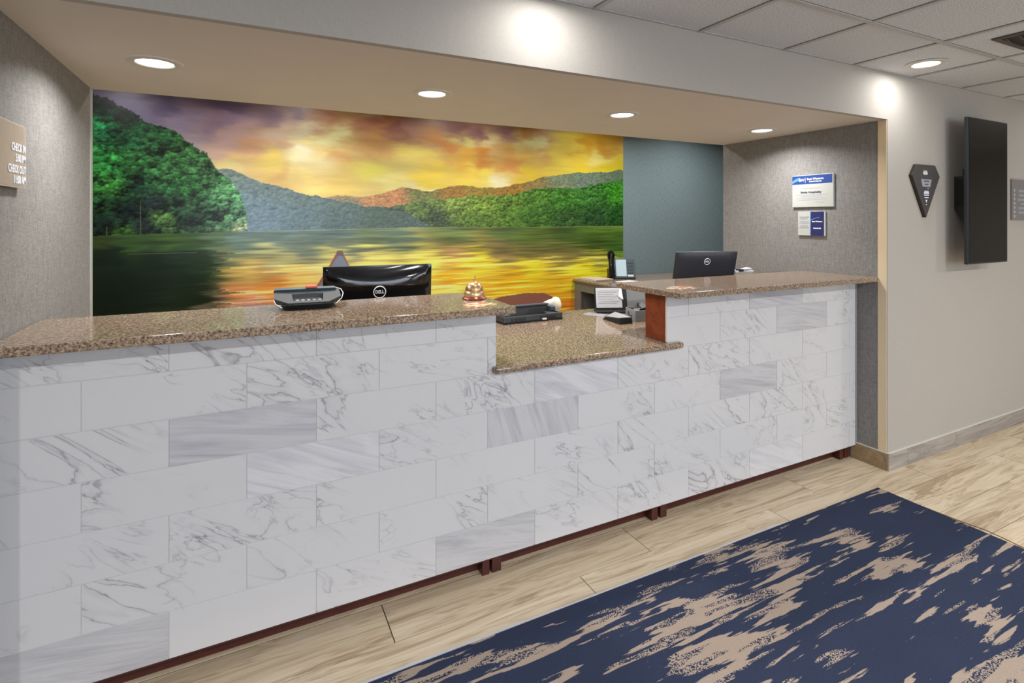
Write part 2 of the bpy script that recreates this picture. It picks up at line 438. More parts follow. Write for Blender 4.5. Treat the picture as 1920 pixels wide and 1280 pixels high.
# wall behind the camera with two windows
mb = MB()
for (a, b_, z0, z1) in [(RX0, -0.4, 0, 2.6), (1.8, 2.1, 0, 2.6), (4.3, RX1, 0, 2.6), (-0.4, 1.8, 0, 0.6), (2.1, 4.3, 0, 0.6), (-0.4, 1.8, 2.4, 2.6), (2.1, 4.3, 2.4, 2.6)]:
    mb.box(a, b_, RY0-0.12, RY0, z0, z1)
struct(mb.build('wall_front', M['cream']))
for i, a in enumerate((-0.4, 2.1)):
    wf = struct(MB().box(a, a+0.05, RY0-0.03, RY0+0.02, 0.6, 2.4).box(a+2.15, a+2.2, RY0-0.03, RY0+0.02, 0.6, 2.4).box(a, a+2.2, RY0-0.03, RY0+0.02, 2.35, 2.4).box(a, a+2.2, RY0-0.03, RY0+0.05, 0.6, 0.65).box(a+1.08, a+1.12, RY0-0.02, RY0+0.015, 0.6, 2.4).build('window_%d' % (i+1), M['glass']))

# base tiles
bb = struct(MB().box(XR-0.002, 5.5, YW-0.004, YW, 0, 0.1).build('baseboard_lobby', M['caulk']))
for (a, b_) in ((XR-0.009, 3.718), (3.718, 4.296), (4.296, 5.49), (5.49, 6.68), (6.68, 7.87)):
    box('base_tile', M['plank_grey'], a+0.0012, b_-0.0012, YW-0.012, YW-0.002, 0.0, 0.104, bb, 0.001)
MB().box(XR-0.002, 7.87, YW-0.0125, YW, 0.104, 0.1085).build('caulk_line', M['caulk'], bb)
br = struct(MB().box(XR-0.004, XR, YW-0.002, 0.03, 0, 0.1).build('baseboard_alcove', M['caulk']))
box('base_tile', M['plank_tan'], XR-0.011, XR-0.002, YW-0.010, 0.035, 0.0, 0.104, br, 0.001)
MB().box(XR-0.0115, XR+0.0, YW-0.008, 0.035, 0.104, 0.1085).build('caulk_line', M['caulk'], br)
MB().box(XR-0.0135, XR-0.0075, YW-0.0135, YW-0.0075, 0.0, 0.107).build('corner_strip', M['chrome'], br)

# suspended ceiling: slab, grid bars and one tile object per cell
ce = struct(box('ceiling', M['tbar_gap'], RX0, RX1, RY0, YW, ZC+0.02, ZC+0.12))
gx = [1.95 + 0.608*k for k in range(-9, 11)]; gx = [x for x in gx if RX0 < x < RX1]
gy = [-0.625 - 0.608*k for k in range(0, 10)]
xs = [RX0] + gx + [RX1]; ys = [YW] + gy + [RY0]
for i in range(len(xs)-1):
    for j in range(len(ys)-1):
        a, b_ = xs[i]+0.013, xs[i+1]-0.013; c, d = ys[j+1]+0.013, ys[j]-(0.0 if j == 0 else 0.013)
        piece('ceiling_tile', M['acoustic'], b_-a, d-c, 0.016, (a, c, ZC+0.003), ce, 0.0)
for x in gx: piece('grid_bar', M['tbar'], 0.024, YW-RY0, 0.004, (x-0.012, RY0, ZC-0.003), ce, 0)
for y in gy: piece('grid_bar', M['tbar'], RX1-RX0, 0.024, 0.004, (RX0, y-0.012, ZC-0.0025), ce, 0)
box('wall_angle', M['tbar'], RX0, RX1, YW-0.014, YW, ZC-0.001, ZC+0.003, ce)

# ------------------------------------------------------------------ recessed downlights
def make_downlight(z, power, col, label, group, x, y, spread=165):
    t = thing('recessed_downlight', label, 'ceiling light', (x, y, z), 0, group)
    return t
ring_me = None
def downlight(x, y, z, power, col, label, group, spread=150):
    global ring_me
    t = thing('recessed_downlight', label, 'ceiling light', (x, y, z), 0, group)
    if ring_me is None:
        a = MB().lathe([(0.062,-0.001),(0.068,-0.006),(0.094,-0.004),(0.098,0.0),(0.062,0.0)], n=40, caps=False).build('trim_ring', M['lamp_trim'], t, smooth=True)
        b_ = MB().lathe([(0.0635,-0.0005),(0.0635,-0.0025)], n=40).build('lens', M['lens'], t)
        ring_me = (a.data, b_.data)
    else:
        for nm, me in zip(('trim_ring', 'lens'), ring_me):
            o = bpy.data.objects.new(nm, me); COL.objects.link(o); o.parent = t
    area_light('downlight_glow', (0, 0, -0.0045), power, col, 0.124, parent=t, spread=spread)
    return t
gs = 'recessed lights in the alcove soffit'
for x, lab in ((-0.31, 'recessed round light in the soffit nearest the left alcove wall, above the check-in sign side'),
               (0.821, 'recessed round light in the soffit above the left black monitor'),
               (1.979, 'recessed round light in the soffit above the lowered desk section'),
               (3.175, 'recessed round light in the soffit nearest the grey right alcove wall')):
    downlight(x, 0.435, ZS, P_SOFFIT, NEUT, lab, gs)
downlight(3.51, -0.39, ZC, P_LOBBY, NEUT, 'round recessed light in the tiled lobby ceiling beside the corner', 'recessed lights in the lobby ceiling', 178)
for x in (-1.37, 1.07, 5.95):
    downlight(x, -0.39, ZC, P_LOBBY, NEUT, 'recessed light close to the front wall, outside the picture', 'recessed lights in the lobby ceiling outside the picture', 178)
for x in (-1.37, 1.07, 3.51, 5.95):
    for y in (-2.9, -5.2):
        downlight(x, y, ZC, P_ENTRY if y > -3 else 12, NEUT, 'recessed light close to the front wall, outside the picture'.replace('close to the front wall', 'over the lobby floor'), 'recessed lights over the lobby floor outside the picture', 176)
for x in (-0.9, 0.5, 1.9, 3.3, 4.6):
    downlight(x, 1.95, 2.75, P_OFFICE, NEUT, 'recessed office ceiling light hidden above the soffit', 'recessed lights in the office ceiling')

# air vent
t = thing('air_vent', 'dusty dark square air diffuser with curved blades in the ceiling tile', 'vent', (3.33, -0.76, ZC))
w = 0.36
MB().box(0,w,-0.03,0,-0.006,0.002).box(0,w,-w,-w+0.03,-0.006,0.002).box(0,0.03,-w+0.03,-0.03,-0.006,0.002).box(w-0.03,w,-w+0.03,-0.03,-0.006,0.002).build('frame', M['vent_dark'], t, 0.002)
box('backing', M['tbar_gap'], 0.03, w-0.03, -w+0.03, -0.03, -0.001, 0.002, t)
for k in range(6):
    yy = -0.055 - k*0.05
    pts = [(0.035, yy+0.018*math.sin(0), -0.006)] + [(0.035+(w-0.07)*q/8, yy+0.022*math.sin(PI*q/8), -0.008) for q in range(0, 9)]
    m = MB()
    for q in range(8):
        a = pts[q+1] if q+1 < len(pts) else pts[-1]; b2 = pts[min(q+2, 9)]
        m.hexa([(a[0],a[1],-0.012),(b2[0],b2[1],-0.012),(b2[0],b2[1]+0.004,-0.012),(a[0],a[1]+0.004,-0.012),(a[0],a[1]+0.012,-0.002),(b2[0],b2[1]+0.012,-0.002),(b2[0],b2[1]+0.016,-0.002),(a[0],a[1]+0.016,-0.002)])
    m.build('blade', M['vent_dark'], t)

# ------------------------------------------------------------------ mural (a flat print, painted as vertex colours)
def build_mural():
    D = YB + 2.065
    def toXZ(px, py):
        px = np.asarray(px, float); py = np.asarray(py, float)
        u = (px-960)/1001.0; dx = .4493+.8934*u; dy = .8934-.4493*u; tt = D/dy
        return dx*tt, 1.525+(414-py)/1001.0*tt
    NX, NZ = 1040, 500
    X0, X1, Z0, Z1 = -1.35, 3.822, 0.32, 2.62
    X = np.linspace(X0, X1, NX); Z = np.linspace(Z0, Z1, NZ)
    GX, GZ = np.meshgrid(X, Z)
    rs = np.random.RandomState(11)
    def vnoise(sx, sz, seed, ox=GX, oz=GZ):
        r = np.random.RandomState(seed); T = r.rand(256, 256)
        x = (ox-X0)*sx + 1000.3; z = (oz-Z0)*sz + 1000.7
        xi = np.floor(x).astype(int); zi = np.floor(z).astype(int); fx = x-xi; fz = z-zi
        fx = fx*fx*(3-2*fx); fz = fz*fz*(3-2*fz)
        a = T[zi%256, xi%256]; b = T[zi%256, (xi+1)%256]; c = T[(zi+1)%256, xi%256]; d = T[(zi+1)%256, (xi+1)%256]
        return (a*(1-fx)+b*fx)*(1-fz)+(c*(1-fx)+d*fx)*fz
    def fbm(sx, sz, seed, octv=4, **k):
        s = 0; amp = 1; tot = 0
        for o in range(octv):
            s = s+amp*vnoise(sx*2**o, sz*2**o, seed+o, **k); tot += amp; amp *= .55
        return s/tot
    # back to the print's own design grid
    ratio = GX/D; u = (.8934*ratio-.4493)/(.8934+.4493*ratio); PX = 960+1001*u
    tt = D/(.8934-.4493*u); PY = 414-(GZ-1.525)*1001/tt
    def idw(samples, wx=0, wy=0, power=3.2):
        num = 0; den = 0
        for (a, b, c) in samples:
            d2 = ((PX+wx-a)/1.25)**2+(PY+wy-b)**2+30
            w = d2**(-power/2); num = num+w[..., None]*np.array(c, float); den = den+w
        return num/den[..., None]
    def line(pts):
        pts = sorted(pts); return np.interp(PX, [p[0] for p in pts], [p[1] for p in pts])
    sky = [(180,175,(105,95,125)),(300,185,(98,84,114)),(420,195,(108,88,122)),(250,200,(122,112,142)),(330,225,(152,136,162)),(420,230,(145,120,146)),(480,210,(128,102,120)),(560,200,(128,102,112)),
      (380,260,(165,145,160)),(450,250,(190,152,152)),(520,245,(205,175,150)),(580,240,(200,186,150)),(612,215,(168,116,86)),(640,205,(182,142,92)),(420,280,(202,162,150)),(480,270,(205,148,108)),(540,275,(192,150,114)),
      (562,287,(248,244,205)),(600,262,(226,206,132)),(450,300,(220,180,110)),(560,305,(246,236,150)),(640,260,(220,214,150)),(500,310,(236,206,90)),(620,300,(230,200,110)),(430,320,(220,200,130)),(560,330,(225,196,112)),
      (600,345,(236,206,110)),(520,335,(210,168,90)),(690,225,(165,104,84)),(750,240,(150,95,90)),(682,200,(192,172,140)),(704,205,(175,118,68)),(650,295,(198,146,76)),(720,270,(190,138,78)),(790,232,(165,122,112)),(820,270,(186,120,58)),
      (760,290,(212,192,90)),(700,320,(216,206,70)),(860,240,(130,88,84)),(900,250,(138,92,98)),(960,245,(148,106,112)),(1000,250,(192,130,58)),(1050,255,(216,190,60)),(870,268,(200,190,110)),(920,265,(216,196,140)),
      (1000,270,(222,216,140)),(1060,275,(206,180,58)),(1100,265,(186,138,28)),(1150,265,(180,128,28)),(860,300,(216,158,48)),(900,300,(200,122,42)),(960,312,(206,134,58)),(1020,290,(206,158,76)),(800,330,(226,196,46)),
      (860,335,(220,200,70)),(740,345,(222,212,120)),(920,335,(222,196,56)),(940,350,(222,216,165)),(1000,325,(212,182,36)),(1060,310,(212,190,56)),(1130,290,(212,196,100)),(1150,312,(200,180,16)),(1100,312,(216,186,26)),
      (650,350,(222,190,90)),(700,355,(216,190,100)),(800,350,(222,216,165)),(870,318,(222,190,60)),(200,150,(95,85,118)),(700,180,(150,110,90)),(1000,200,(170,120,60))]
    w1 = (fbm(2.4, 7, 3, 6)-.5); w2 = (fbm(3.0, 8.0, 40, 6)-.5)
    C = idw(sky, w1*110, w2*60)
    st = fbm(1.4, 9, 60, 5)-.5
    C = C*(1.06+st[..., None]*0.45)
    sm = np.clip((PY-215)/90, 0, 1)*0.16; C = C*(1-sm)[..., None]+np.array((232,214,176))*sm[..., None]
    for gx_, gy_, rr_, aa_ in ((566,290,26,0.75),(606,306,30,0.45),(470,235,60,0.10),(930,345,30,0.25)):
        gl_ = aa_*np.exp(-(((PX-gx_)/1.6)**2+(PY-gy_)**2)/(2*(rr_*0.45)**2)); C = C*(1-gl_)[..., None]+np.array((252,244,206))*gl_[..., None]
    # foliage texture
    def crowns(sz, seed):
        r = np.random.RandomState(seed); JX = r.rand(128, 128); JZ = r.rand(128, 128); TN = r.rand(128, 128)
        x = (GX-X0)/sz+warpx*0.5; z = (GZ-Z0)/(sz*0.8)+warpz*0.5; xi = np.floor(x).astype(int); zi = np.floor(z).astype(int)
        best = np.full(GX.shape, 9.0); sh = np.zeros(GX.shape); tn = np.zeros(GX.shape)
        for a in (-1, 0, 1):
            for c in (-1, 0, 1):
                ii = (zi+c) % 128; jj = (xi+a) % 128
                dx = x-(xi+a+JX[ii, jj]); dz = z-(zi+c+JZ[ii, jj]); d = dx*dx+dz*dz; m_ = d < best
                best = np.where(m_, d, best); sh = np.where(m_, dz*0.9-dx*0.25, sh); tn = np.where(m_, TN[ii, jj], tn)
        return np.clip(sh, -1, 1)*0.8-np.sqrt(best)*0.45+0.22+(tn-.5)*0.5
    warpx = fbm(30, 30, 500, 2)-.5; warpz = fbm(30, 30, 510, 2)-.5
    leaf = fbm(9, 11, 100, 2); fine = fbm(34, 38, 120, 2); vf = vnoise(95, 95, 140)
    cr1 = crowns(0.17, 1); cr2 = crowns(0.065, 2)
    cr3 = crowns(0.030, 3); fr = (fbm(60, 60, 530, 2)-.5)
    lump = np.clip(cr1*0.6+cr3*0.5+cr2*0.6+(fine-.5)*0.9, -1.1, 1.1)
    edge = (fbm(16, 16, 170, 3)-.5)*16
    shore = line([(100,444),(171,442),(464,433),(600,430),(772,426),(944,425),(1167,423),(1250,422)])
    # far right ridge
    ridge = line([(600,372),(634,366),(669,370),(700,366),(720,363),(748,352),(765,351),(792,358),(806,359),(841,351),(868,347),(902,352),(937,352),(978,344),(1012,334),(1047,327),(1088,324),(1129,323),(1167,318),(1250,312)])
    far = idw([(690,375,(196,142,92)),(740,372,(200,140,88)),(660,385,(150,140,110)),(790,368,(120,125,70)),(850,362,(160,120,60)),(900,362,(150,130,60)),(960,352,(160,120,55)),(1000,345,(150,130,80)),(1050,335,(128,140,110)),(1100,335,(112,130,112)),(1150,330,(100,120,100)),(1160,345,(90,120,70))], power=3)
    far = far*(1+(cr3*0.28+fr*0.3)[..., None])
    m = (PY > ridge+edge*0.35) & (PX > 590); C[m] = far[m]
    # near right forest
    near = line([(560,385),(640,384),(700,392),(772,380),(841,370),(909,368),(961,363),(1012,352),(1081,352),(1115,346),(1166,339),(1250,330)])
    nf = idw([(620,400,(95,115,112)),(700,405,(86,105,84)),(780,395,(98,122,58)),(850,385,(118,140,66)),(820,415,(64,80,56)),(900,385,(120,146,60)),(900,410,(84,112,48)),(960,380,(96,130,50)),(1000,400,(70,108,44)),(1000,370,(84,128,50)),
              (1060,375,(66,118,44)),(1060,410,(52,82,42)),(1110,370,(60,112,46)),(1120,405,(44,76,42)),(1155,360,(58,128,32)),(1160,410,(36,78,32)),(740,420,(60,74,62)),(640,420,(84,104,104))], power=3)
    nf = nf*(1+(cr3*0.55+cr2*0.35+cr1*0.15+fr*0.5)[..., None])
    m = (PY > near+edge*0.6) & (PX > 560); C[m] = nf[m]
    # hazy left-middle hill
    haze = line([(380,300),(409,316),(433,318),(457,328),(488,342),(529,351),(571,363),(605,370),(640,378),(700,388),(760,398),(800,420),(830,440),(840,700)])
    hz = idw([(430,330,(128,146,138)),(470,345,(120,140,138)),(520,362,(110,130,130)),(570,375,(104,124,122)),(450,380,(120,150,160)),(500,400,(112,138,152)),(560,400,(98,122,128)),(480,425,(118,145,165)),(550,425,(96,118,126)),(640,400,(92,114,108)),(700,410,(80,100,86)),(640,425,(82,102,104)),(420,400,(100,135,130))], power=3)
    hz = hz*(1+(cr3*0.22+cr2*0.12+fr*0.3)[..., None])
    mist = np.exp(-((PX-500)/130.0)**2)*np.clip((PY-350)/80, 0, 1)*0.30; hz = hz*(1-mist)[..., None]+np.array((150,172,186))*mist[..., None]
    m = (PY > haze+edge*0.5) & (PX > 385) & (PX < 836); C[m] = hz[m]
    # big dark-green bluff on the left
    bluff = line([(100,160),(171,176),(182,180),(206,188),(237,201),(261,217),(285,232),(316,242),(344,258),(364,273),(388,289),(400,308),(406,318),(430,339),(450,366),(462,400),(466,436),(470,700)])
    bl = idw([(185,190,(14,26,18)),(230,215,(18,34,24)),(190,240,(26,92,52)),(240,260,(24,66,38)),(300,260,(34,76,42)),(340,280,(44,84,42)),(200,300,(36,100,44)),(260,300,(40,84,42)),(330,320,(52,100,52)),(380,320,(60,104,58)),(210,350,(48,104,44)),
              (260,350,(24,52,34)),(310,350,(36,74,42)),(360,350,(46,96,48)),(420,370,(74,124,78)),(200,380,(30,62,34)),(290,380,(26,38,38)),(240,400,(22,36,34)),(340,390,(40,70,46)),(400,400,(54,92,60)),(440,395,(74,120,84)),(305,410,(78,116,58)),
              (360,415,(34,56,42)),(200,420,(20,34,28)),(270,425,(26,38,36)),(430,425,(58,90,64)),(230,436,(52,84,36)),(445,432,(130,140,104))], power=3.4)
    bl = bl*np.clip(1.02+(lump*1.1+(vf-.5)*0.5)[..., None], 0.12, 2.2)
    edge2 = (fbm(14, 14, 200, 4)-.5)*26-cr2*6-cr3*4
    m = (PY > bluff+edge2*0.7) & (PX < 470+edge2); C[m] = bl[m]
    # pale trunks
    for tx, ty0, ty1 in ((243,402,440),(264,378,440),(200,424,441),(313,385,412)):
        m = (np.abs(PX-tx) < 0.6) & (PY > ty0) & (PY < ty1); C[m] = C[m]*0.4+np.array((130,142,108))*0.6
    # water
    wv = (fbm(1.8, 34, 300, 3)-.5); wv2 = (fbm(3.2, 70, 330, 3)-.5)
    wat = [(180,452,(62,78,42)),(250,455,(62,92,46)),(330,455,(72,104,46)),(420,448,(92,116,84)),(200,482,(30,46,36)),(300,500,(24,44,30)),(250,540,(20,34,22)),(200,580,(18,28,20)),(350,520,(26,50,24)),(370,565,(28,44,20)),(380,490,(40,76,34)),(340,480,(40,68,40)),
      (450,438,(112,138,134)),(540,436,(108,132,132)),(640,436,(100,124,116)),(740,436,(98,118,92)),(860,434,(104,122,76)),(960,432,(88,108,58)),(1060,432,(70,96,44)),(560,458,(112,128,112)),(650,460,(116,126,96)),(450,450,(112,138,124)),(600,440,(96,116,106)),(520,445,(108,130,124)),(700,448,(104,122,78)),(850,445,(112,126,62)),(1000,445,(92,112,50)),(1100,445,(72,98,36)),(1150,465,(68,108,38)),(430,476,(120,132,96)),(520,470,(170,172,120)),(450,510,(192,166,90)),(450,548,(196,132,80)),
      (560,520,(204,170,92)),(500,540,(196,130,60)),(400,580,(176,140,120)),(470,575,(176,128,112)),(560,575,(180,120,90)),(700,475,(206,196,100)),(620,480,(196,190,110)),(850,468,(186,150,92)),(800,492,(216,202,90)),(900,490,(216,196,58)),(1000,474,(112,106,62)),(1060,476,(118,112,62)),(1000,500,(212,190,40)),
      (940,470,(130,116,72)),(1120,486,(150,146,60)),(1100,512,(222,202,38)),(850,520,(206,150,38)),(950,530,(216,164,34)),(1050,540,(216,160,40)),(1060,572,(206,120,38)),(900,552,(204,150,50)),(850,550,(216,194,90)),(1080,556,(212,170,30)),(1150,520,(222,198,30)),(700,520,(214,170,60)),(1000,640,(180,100,40)),(500,640,(150,100,80)),(250,640,(14,22,16))]
    Wc = idw(wat, wv*80, (wv2*34+wv*10)*np.clip((PY-425)/45, 0.1, 1), power=4.0)
    Wc = Wc*(1+(wv*0.55+wv2*0.55)[..., None])
    glow = ((wv2+wv) > 0.22) & (PX > 400) & (PY > 474) & (PX < 1160); Wc[glow] = Wc[glow]*0.6+np.array((240,226,150))*0.4
    up = np.clip((PY-466)/16, 0, 1)*np.clip((PX-410)/60, 0, 1); Wc = Wc*(1+0.24*up)[..., None]; Wc[..., 0] += 10*up; Wc[..., 1] += 4*up
    bd = 398+wv*150+wv2*90-(PY-500)*0.10
    drk = (PX < bd) & (PY > 470+wv*14)
    Wc[drk] = Wc[drk]*0.45+np.array((22,38,22))*0.55
    m = PY > shore+(fbm(5, 5, 380, 2)-.5)*2; C[m] = Wc[m]
    m = (np.abs(PY-shore-1) < 0.8) & (PX > 470); C[m] = C[m]*0.7+np.array((190,190,150))*0.3
    m = (np.abs(PY-(477-(PX-185)*0.022)) < 0.5) & (PX > 183) & (PX < 370); C[m] = C[m]*0.5+np.array((140,150,135))*0.5
    # lit cloud streaks
    # canoe: bow, gunwales and dark deck
    def inside(pts):
        r = np.zeros(PX.shape, bool); n = len(pts); j = n-1
        for i in range(n):
            xi, yi = pts[i]; xj, yj = pts[j]
            c = ((yi > PY) != (yj > PY)) & (PX < (xj-xi)*(PY-yi)/(yj-yi+1e-9)+xi); r ^= c; j = i
        return r
    hull = inside([(632,471),(642,471),(655,498),(700,540),(760,600),(1050,700),(300,700),(520,592),(590,541),(618,497)])
    inner = inside([(634,480),(642,480),(652,498),(680,540),(720,600),(560,600),(598,541),(622,497)])
    C[hull] = (150,100,82); C[inner] = (128,136,158)
    m = inside([(632,470),(642,470),(646,480),(630,480)]); C[m] = (120,92,92)
    deck = inside([(905,566),(940,556),(985,549),(1020,549),(1036,556),(1046,580),(1040,640),(800,640)]); C[deck] = (150,98,84)
    deck2 = inside([(340,584),(420,575),(520,566),(520,640),(300,640)]); C[deck2] = C[deck2]*0.4+np.array((168,120,110))*0.6
    C = np.clip(C, 3, 252)/255.0
    L = np.where(C <= 0.04045, C/12.92, ((C+0.055)/1.055)**2.4)*MURAL_GAIN
    L = np.clip(L, 0, 0.92)
    co = np.empty((NZ, NX, 3), np.float32); co[..., 0] = GX; co[..., 1] = 0; co[..., 2] = GZ
    idx = np.arange(NX*NZ).reshape(NZ, NX)
    q = np.stack([idx[:-1, :-1], idx[:-1, 1:], idx[1:, 1:], idx[1:, :-1]], -1).reshape(-1, 4)
    me = bpy.data.meshes.new('wall_mural'); n = NX*NZ
    me.vertices.add(n); me.vertices.foreach_set('co', co.ravel())
    me.loops.add(q.size); me.loops.foreach_set('vertex_index', q.ravel().astype(np.int32))
    me.polygons.add(len(q)); me.polygons.foreach_set('loop_start', np.arange(0, q.size, 4, dtype=np.int32)); me.polygons.foreach_set('loop_total', np.full(len(q), 4, np.int32))
    me.update(calc_edges=True)
    ca_ = me.color_attributes.new('print', 'FLOAT_COLOR', 'POINT')
    rgba = np.ones((n, 4), np.float32); rgba[:, :3] = L.reshape(-1, 3); ca_.data.foreach_set('color', rgba.ravel())
    m_, nt, b = newmat('glossy_mural_print'); g = G(nt)
    at = g.n('ShaderNodeAttribute'); at.attribute_name = 'print'; g.l(at.outputs['Color'], b.inputs['Base Color'])
    b.inputs['Roughness'].default_value = 0.30; b.inputs['Specular IOR Level'].default_value = 0.35
    me.materials.append(m_)
    o = bpy.data.objects.new('wall_mural', me); COL.objects.link(o); o.location = (0, YB-0.003, 0)
    tag(o, 'large printed mural of a lake, forested hills, canoe bow and orange sunset sky', 'mural')
MURAL_GAIN = 0.72
build_mural()

# ------------------------------------------------------------------ reception desk
BAR_L, BAR_R = 0.962, 1.922     # bar section ends
desk = thing('reception_desk', 'long reception counter faced with white and grey marble-look tiles', 'counter', (0, 0, 0))
Z0, TP = 0.091, 0.1569
X_I = lambda i: -0.447 + 0.2283*i
box('backing_panel', M['grout'], XL+0.002, BAR_L-0.002, 0.002, 0.155, Z0+0.002, 1.146, desk)
box('backing_panel', M['grout'], BAR_L-0.002, BAR_R+0.003, 0.002, 0.155, Z0+0.002, 0.8775, desk)
box('backing_panel', M['grout'], BAR_R+0.003, XR-0.012, 0.002, 0.155, Z0+0.002, 1.146, desk)
grey = {(4,1):'marble_grey', (3,6):'marble_greyv', (0,5):'marble_grey', (0,-1):'marble_grey', (3,2):'marble_greyup', (3,12):'marble_grey', (5,14):'marble_grey', (6,13):'marble_grey', (4,7):'marble_greyup', (0,13):'marble_greyup'}
gg = 0.0011
def tile(mat, xa, xb, za, zb, pushed):
    if xb-xa < 0.004 or zb-za < 0.004: return
    piece('tile', M[mat], xb-xa, 0.009, zb-za, (xa, pushed, za), desk, 0.0008)
for k in range(7):
    za, zb = Z0+k*TP+gg, Z0+(k+1)*TP-gg
    start = -2 if k % 2 == 1 else -1
    for i in range(start, 18, 2):
        xa, xb = max(X_I(i)+gg, XL+0.002), min(X_I(i+2)-gg, XR-0.020)
        if xb <= xa: continue
        mat = grey.get((k, i), 'marble'); yo = -0.0005*rnd.random()
        segs = []
        # left bar, low centre, right bar
        for (sa, sb, top) in ((XL, BAR_L, 1.1465), (BAR_L, BAR_R, 0.8785), (BAR_R, XR, 1.1465)):
            a, b_ = max(xa, sa), min(xb, sb); t_ = min(zb, top)
            if b_ > a and t_ > za: segs.append([a, b_, t_])
        # merge neighbours of equal height so an uncut tile stays one piece
        out = []
        for s_ in segs:
            if out and abs(out[-1][2]-s_[2]) < 1e-6 and abs(out[-1][1]-s_[0]) < 1e-6: out[-1][1] = s_[1]
            else: out.append(s_)
        full = [s_ for s_ in out]
        if len(full) == 1: tile(mat, full[0][0], full[0][1], za, full[0][2], yo)
        elif len(full) >= 2:   # an L-shaped cut tile: keep it one mesh
            poly = [(full[0][0], za)]
            poly.append((full[-1][1], za))
            for s_ in reversed(full):
                poly.append((s_[1], s_[2])); poly.append((s_[0], s_[2]))
            cl = []
            for p_ in poly:
                if not cl or (abs(cl[-1][0]-p_[0]) + abs(cl[-1][1]-p_[1])) > 1e-6: cl.append(p_)
            bx_, bz_ = cl[0]
            MB().prism([(a-bx_, c-bz_) for a, c in cl], 0, 0.009, 'y').build('tile', M[mat], desk, loc=(bx_, yo, bz_))
# tile return strip on the cut ends, cherry panel, caulk at the wall
box('edge_trim', M['caulk'], BAR_R-0.004, BAR_R-0.0003, 0.0, 0.012, 0.9095, 1.1465, desk)
o = box('end_panel', M['cherry'], BAR_R-0.007, BAR_R+0.0028, 0.0125, 0.158, 0.9095, 1.1465, desk); o['label'] = 'cherry veneer end panel'
box('end_panel', M['cherry'], BAR_L-0.002, BAR_L+0.004, 0.0125, 0.158, 0.9095, 1.1465, desk)
box('edge_trim', M['light_plastic'], XR-0.0195, XR-0.0005, -0.0005, 0.012, Z0, 1.1465, desk)
box('toe_kick', M['toe'], XL+0.002, XR-0.012, 0.088, 0.102, 0.0, Z0+0.0015, desk)
box('bottom_rail', M['toe'], XL+0.002, XR-0.012, 0.010, 0.088, Z0-0.010, Z0+0.0015, desk)
for (a, b_) in ((0.917, 0.950), (0.962, 1.006), (1.853, 1.893), (1.912, 1.953), (3.40, 3.44), (3.452, 3.495)):
    box('foot_board', M['toe'], a, b_, 0.040, 0.088, 0.0, Z0-0.010, desk, 0.001)
box('cabinet_body', M['cabinet_grey'], XL+0.004, XR-0.004, 0.160, 0.99, 0.0, 0.8775, desk)

# granite tops
def slab(name, poly, z0, z1, label, bev=0.004, seg=2):
    bx_, by_ = poly[0]
    o = MB().prism([(a-bx_, b-by_) for a, b in poly], 0, z1-z0, 'z').build(name, M['granite'], None, bev, seg, loc=(bx_, by_, z0))
    return tag(o, label, 'countertop')
slab('granite_bar_top', [(XL+0.002,-0.129),(0.993,-0.129),(0.993,0.365),(XL+0.002,0.365)], 1.147, 1.177, 'brown speckled granite slab topping the long left bar under the call bell')
slab('granite_bar_top', [(1.880,-0.129),(XR-0.002,-0.129),(XR-0.002,0.365),(1.880,0.365)], 1.147, 1.177, 'brown speckled granite slab topping the right bar against the grey wall')
slab('granite_desk_top', [(XL+0.003,0.162),(BAR_L+0.002,0.162),(BAR_L+0.002,-0.001),(0.942,-0.001),(0.942,-0.036),(2.002,-0.036),(2.002,-0.001),(BAR_R-0.008,-0.001),(BAR_R-0.008,0.162),(XR-0.003,0.162),(XR-0.003,1.04),(XL+0.003,1.04)], 0.879, 0.909,
     'brown speckled granite worktop of the lowered middle section, rounded front edge', 0.0135, 4)

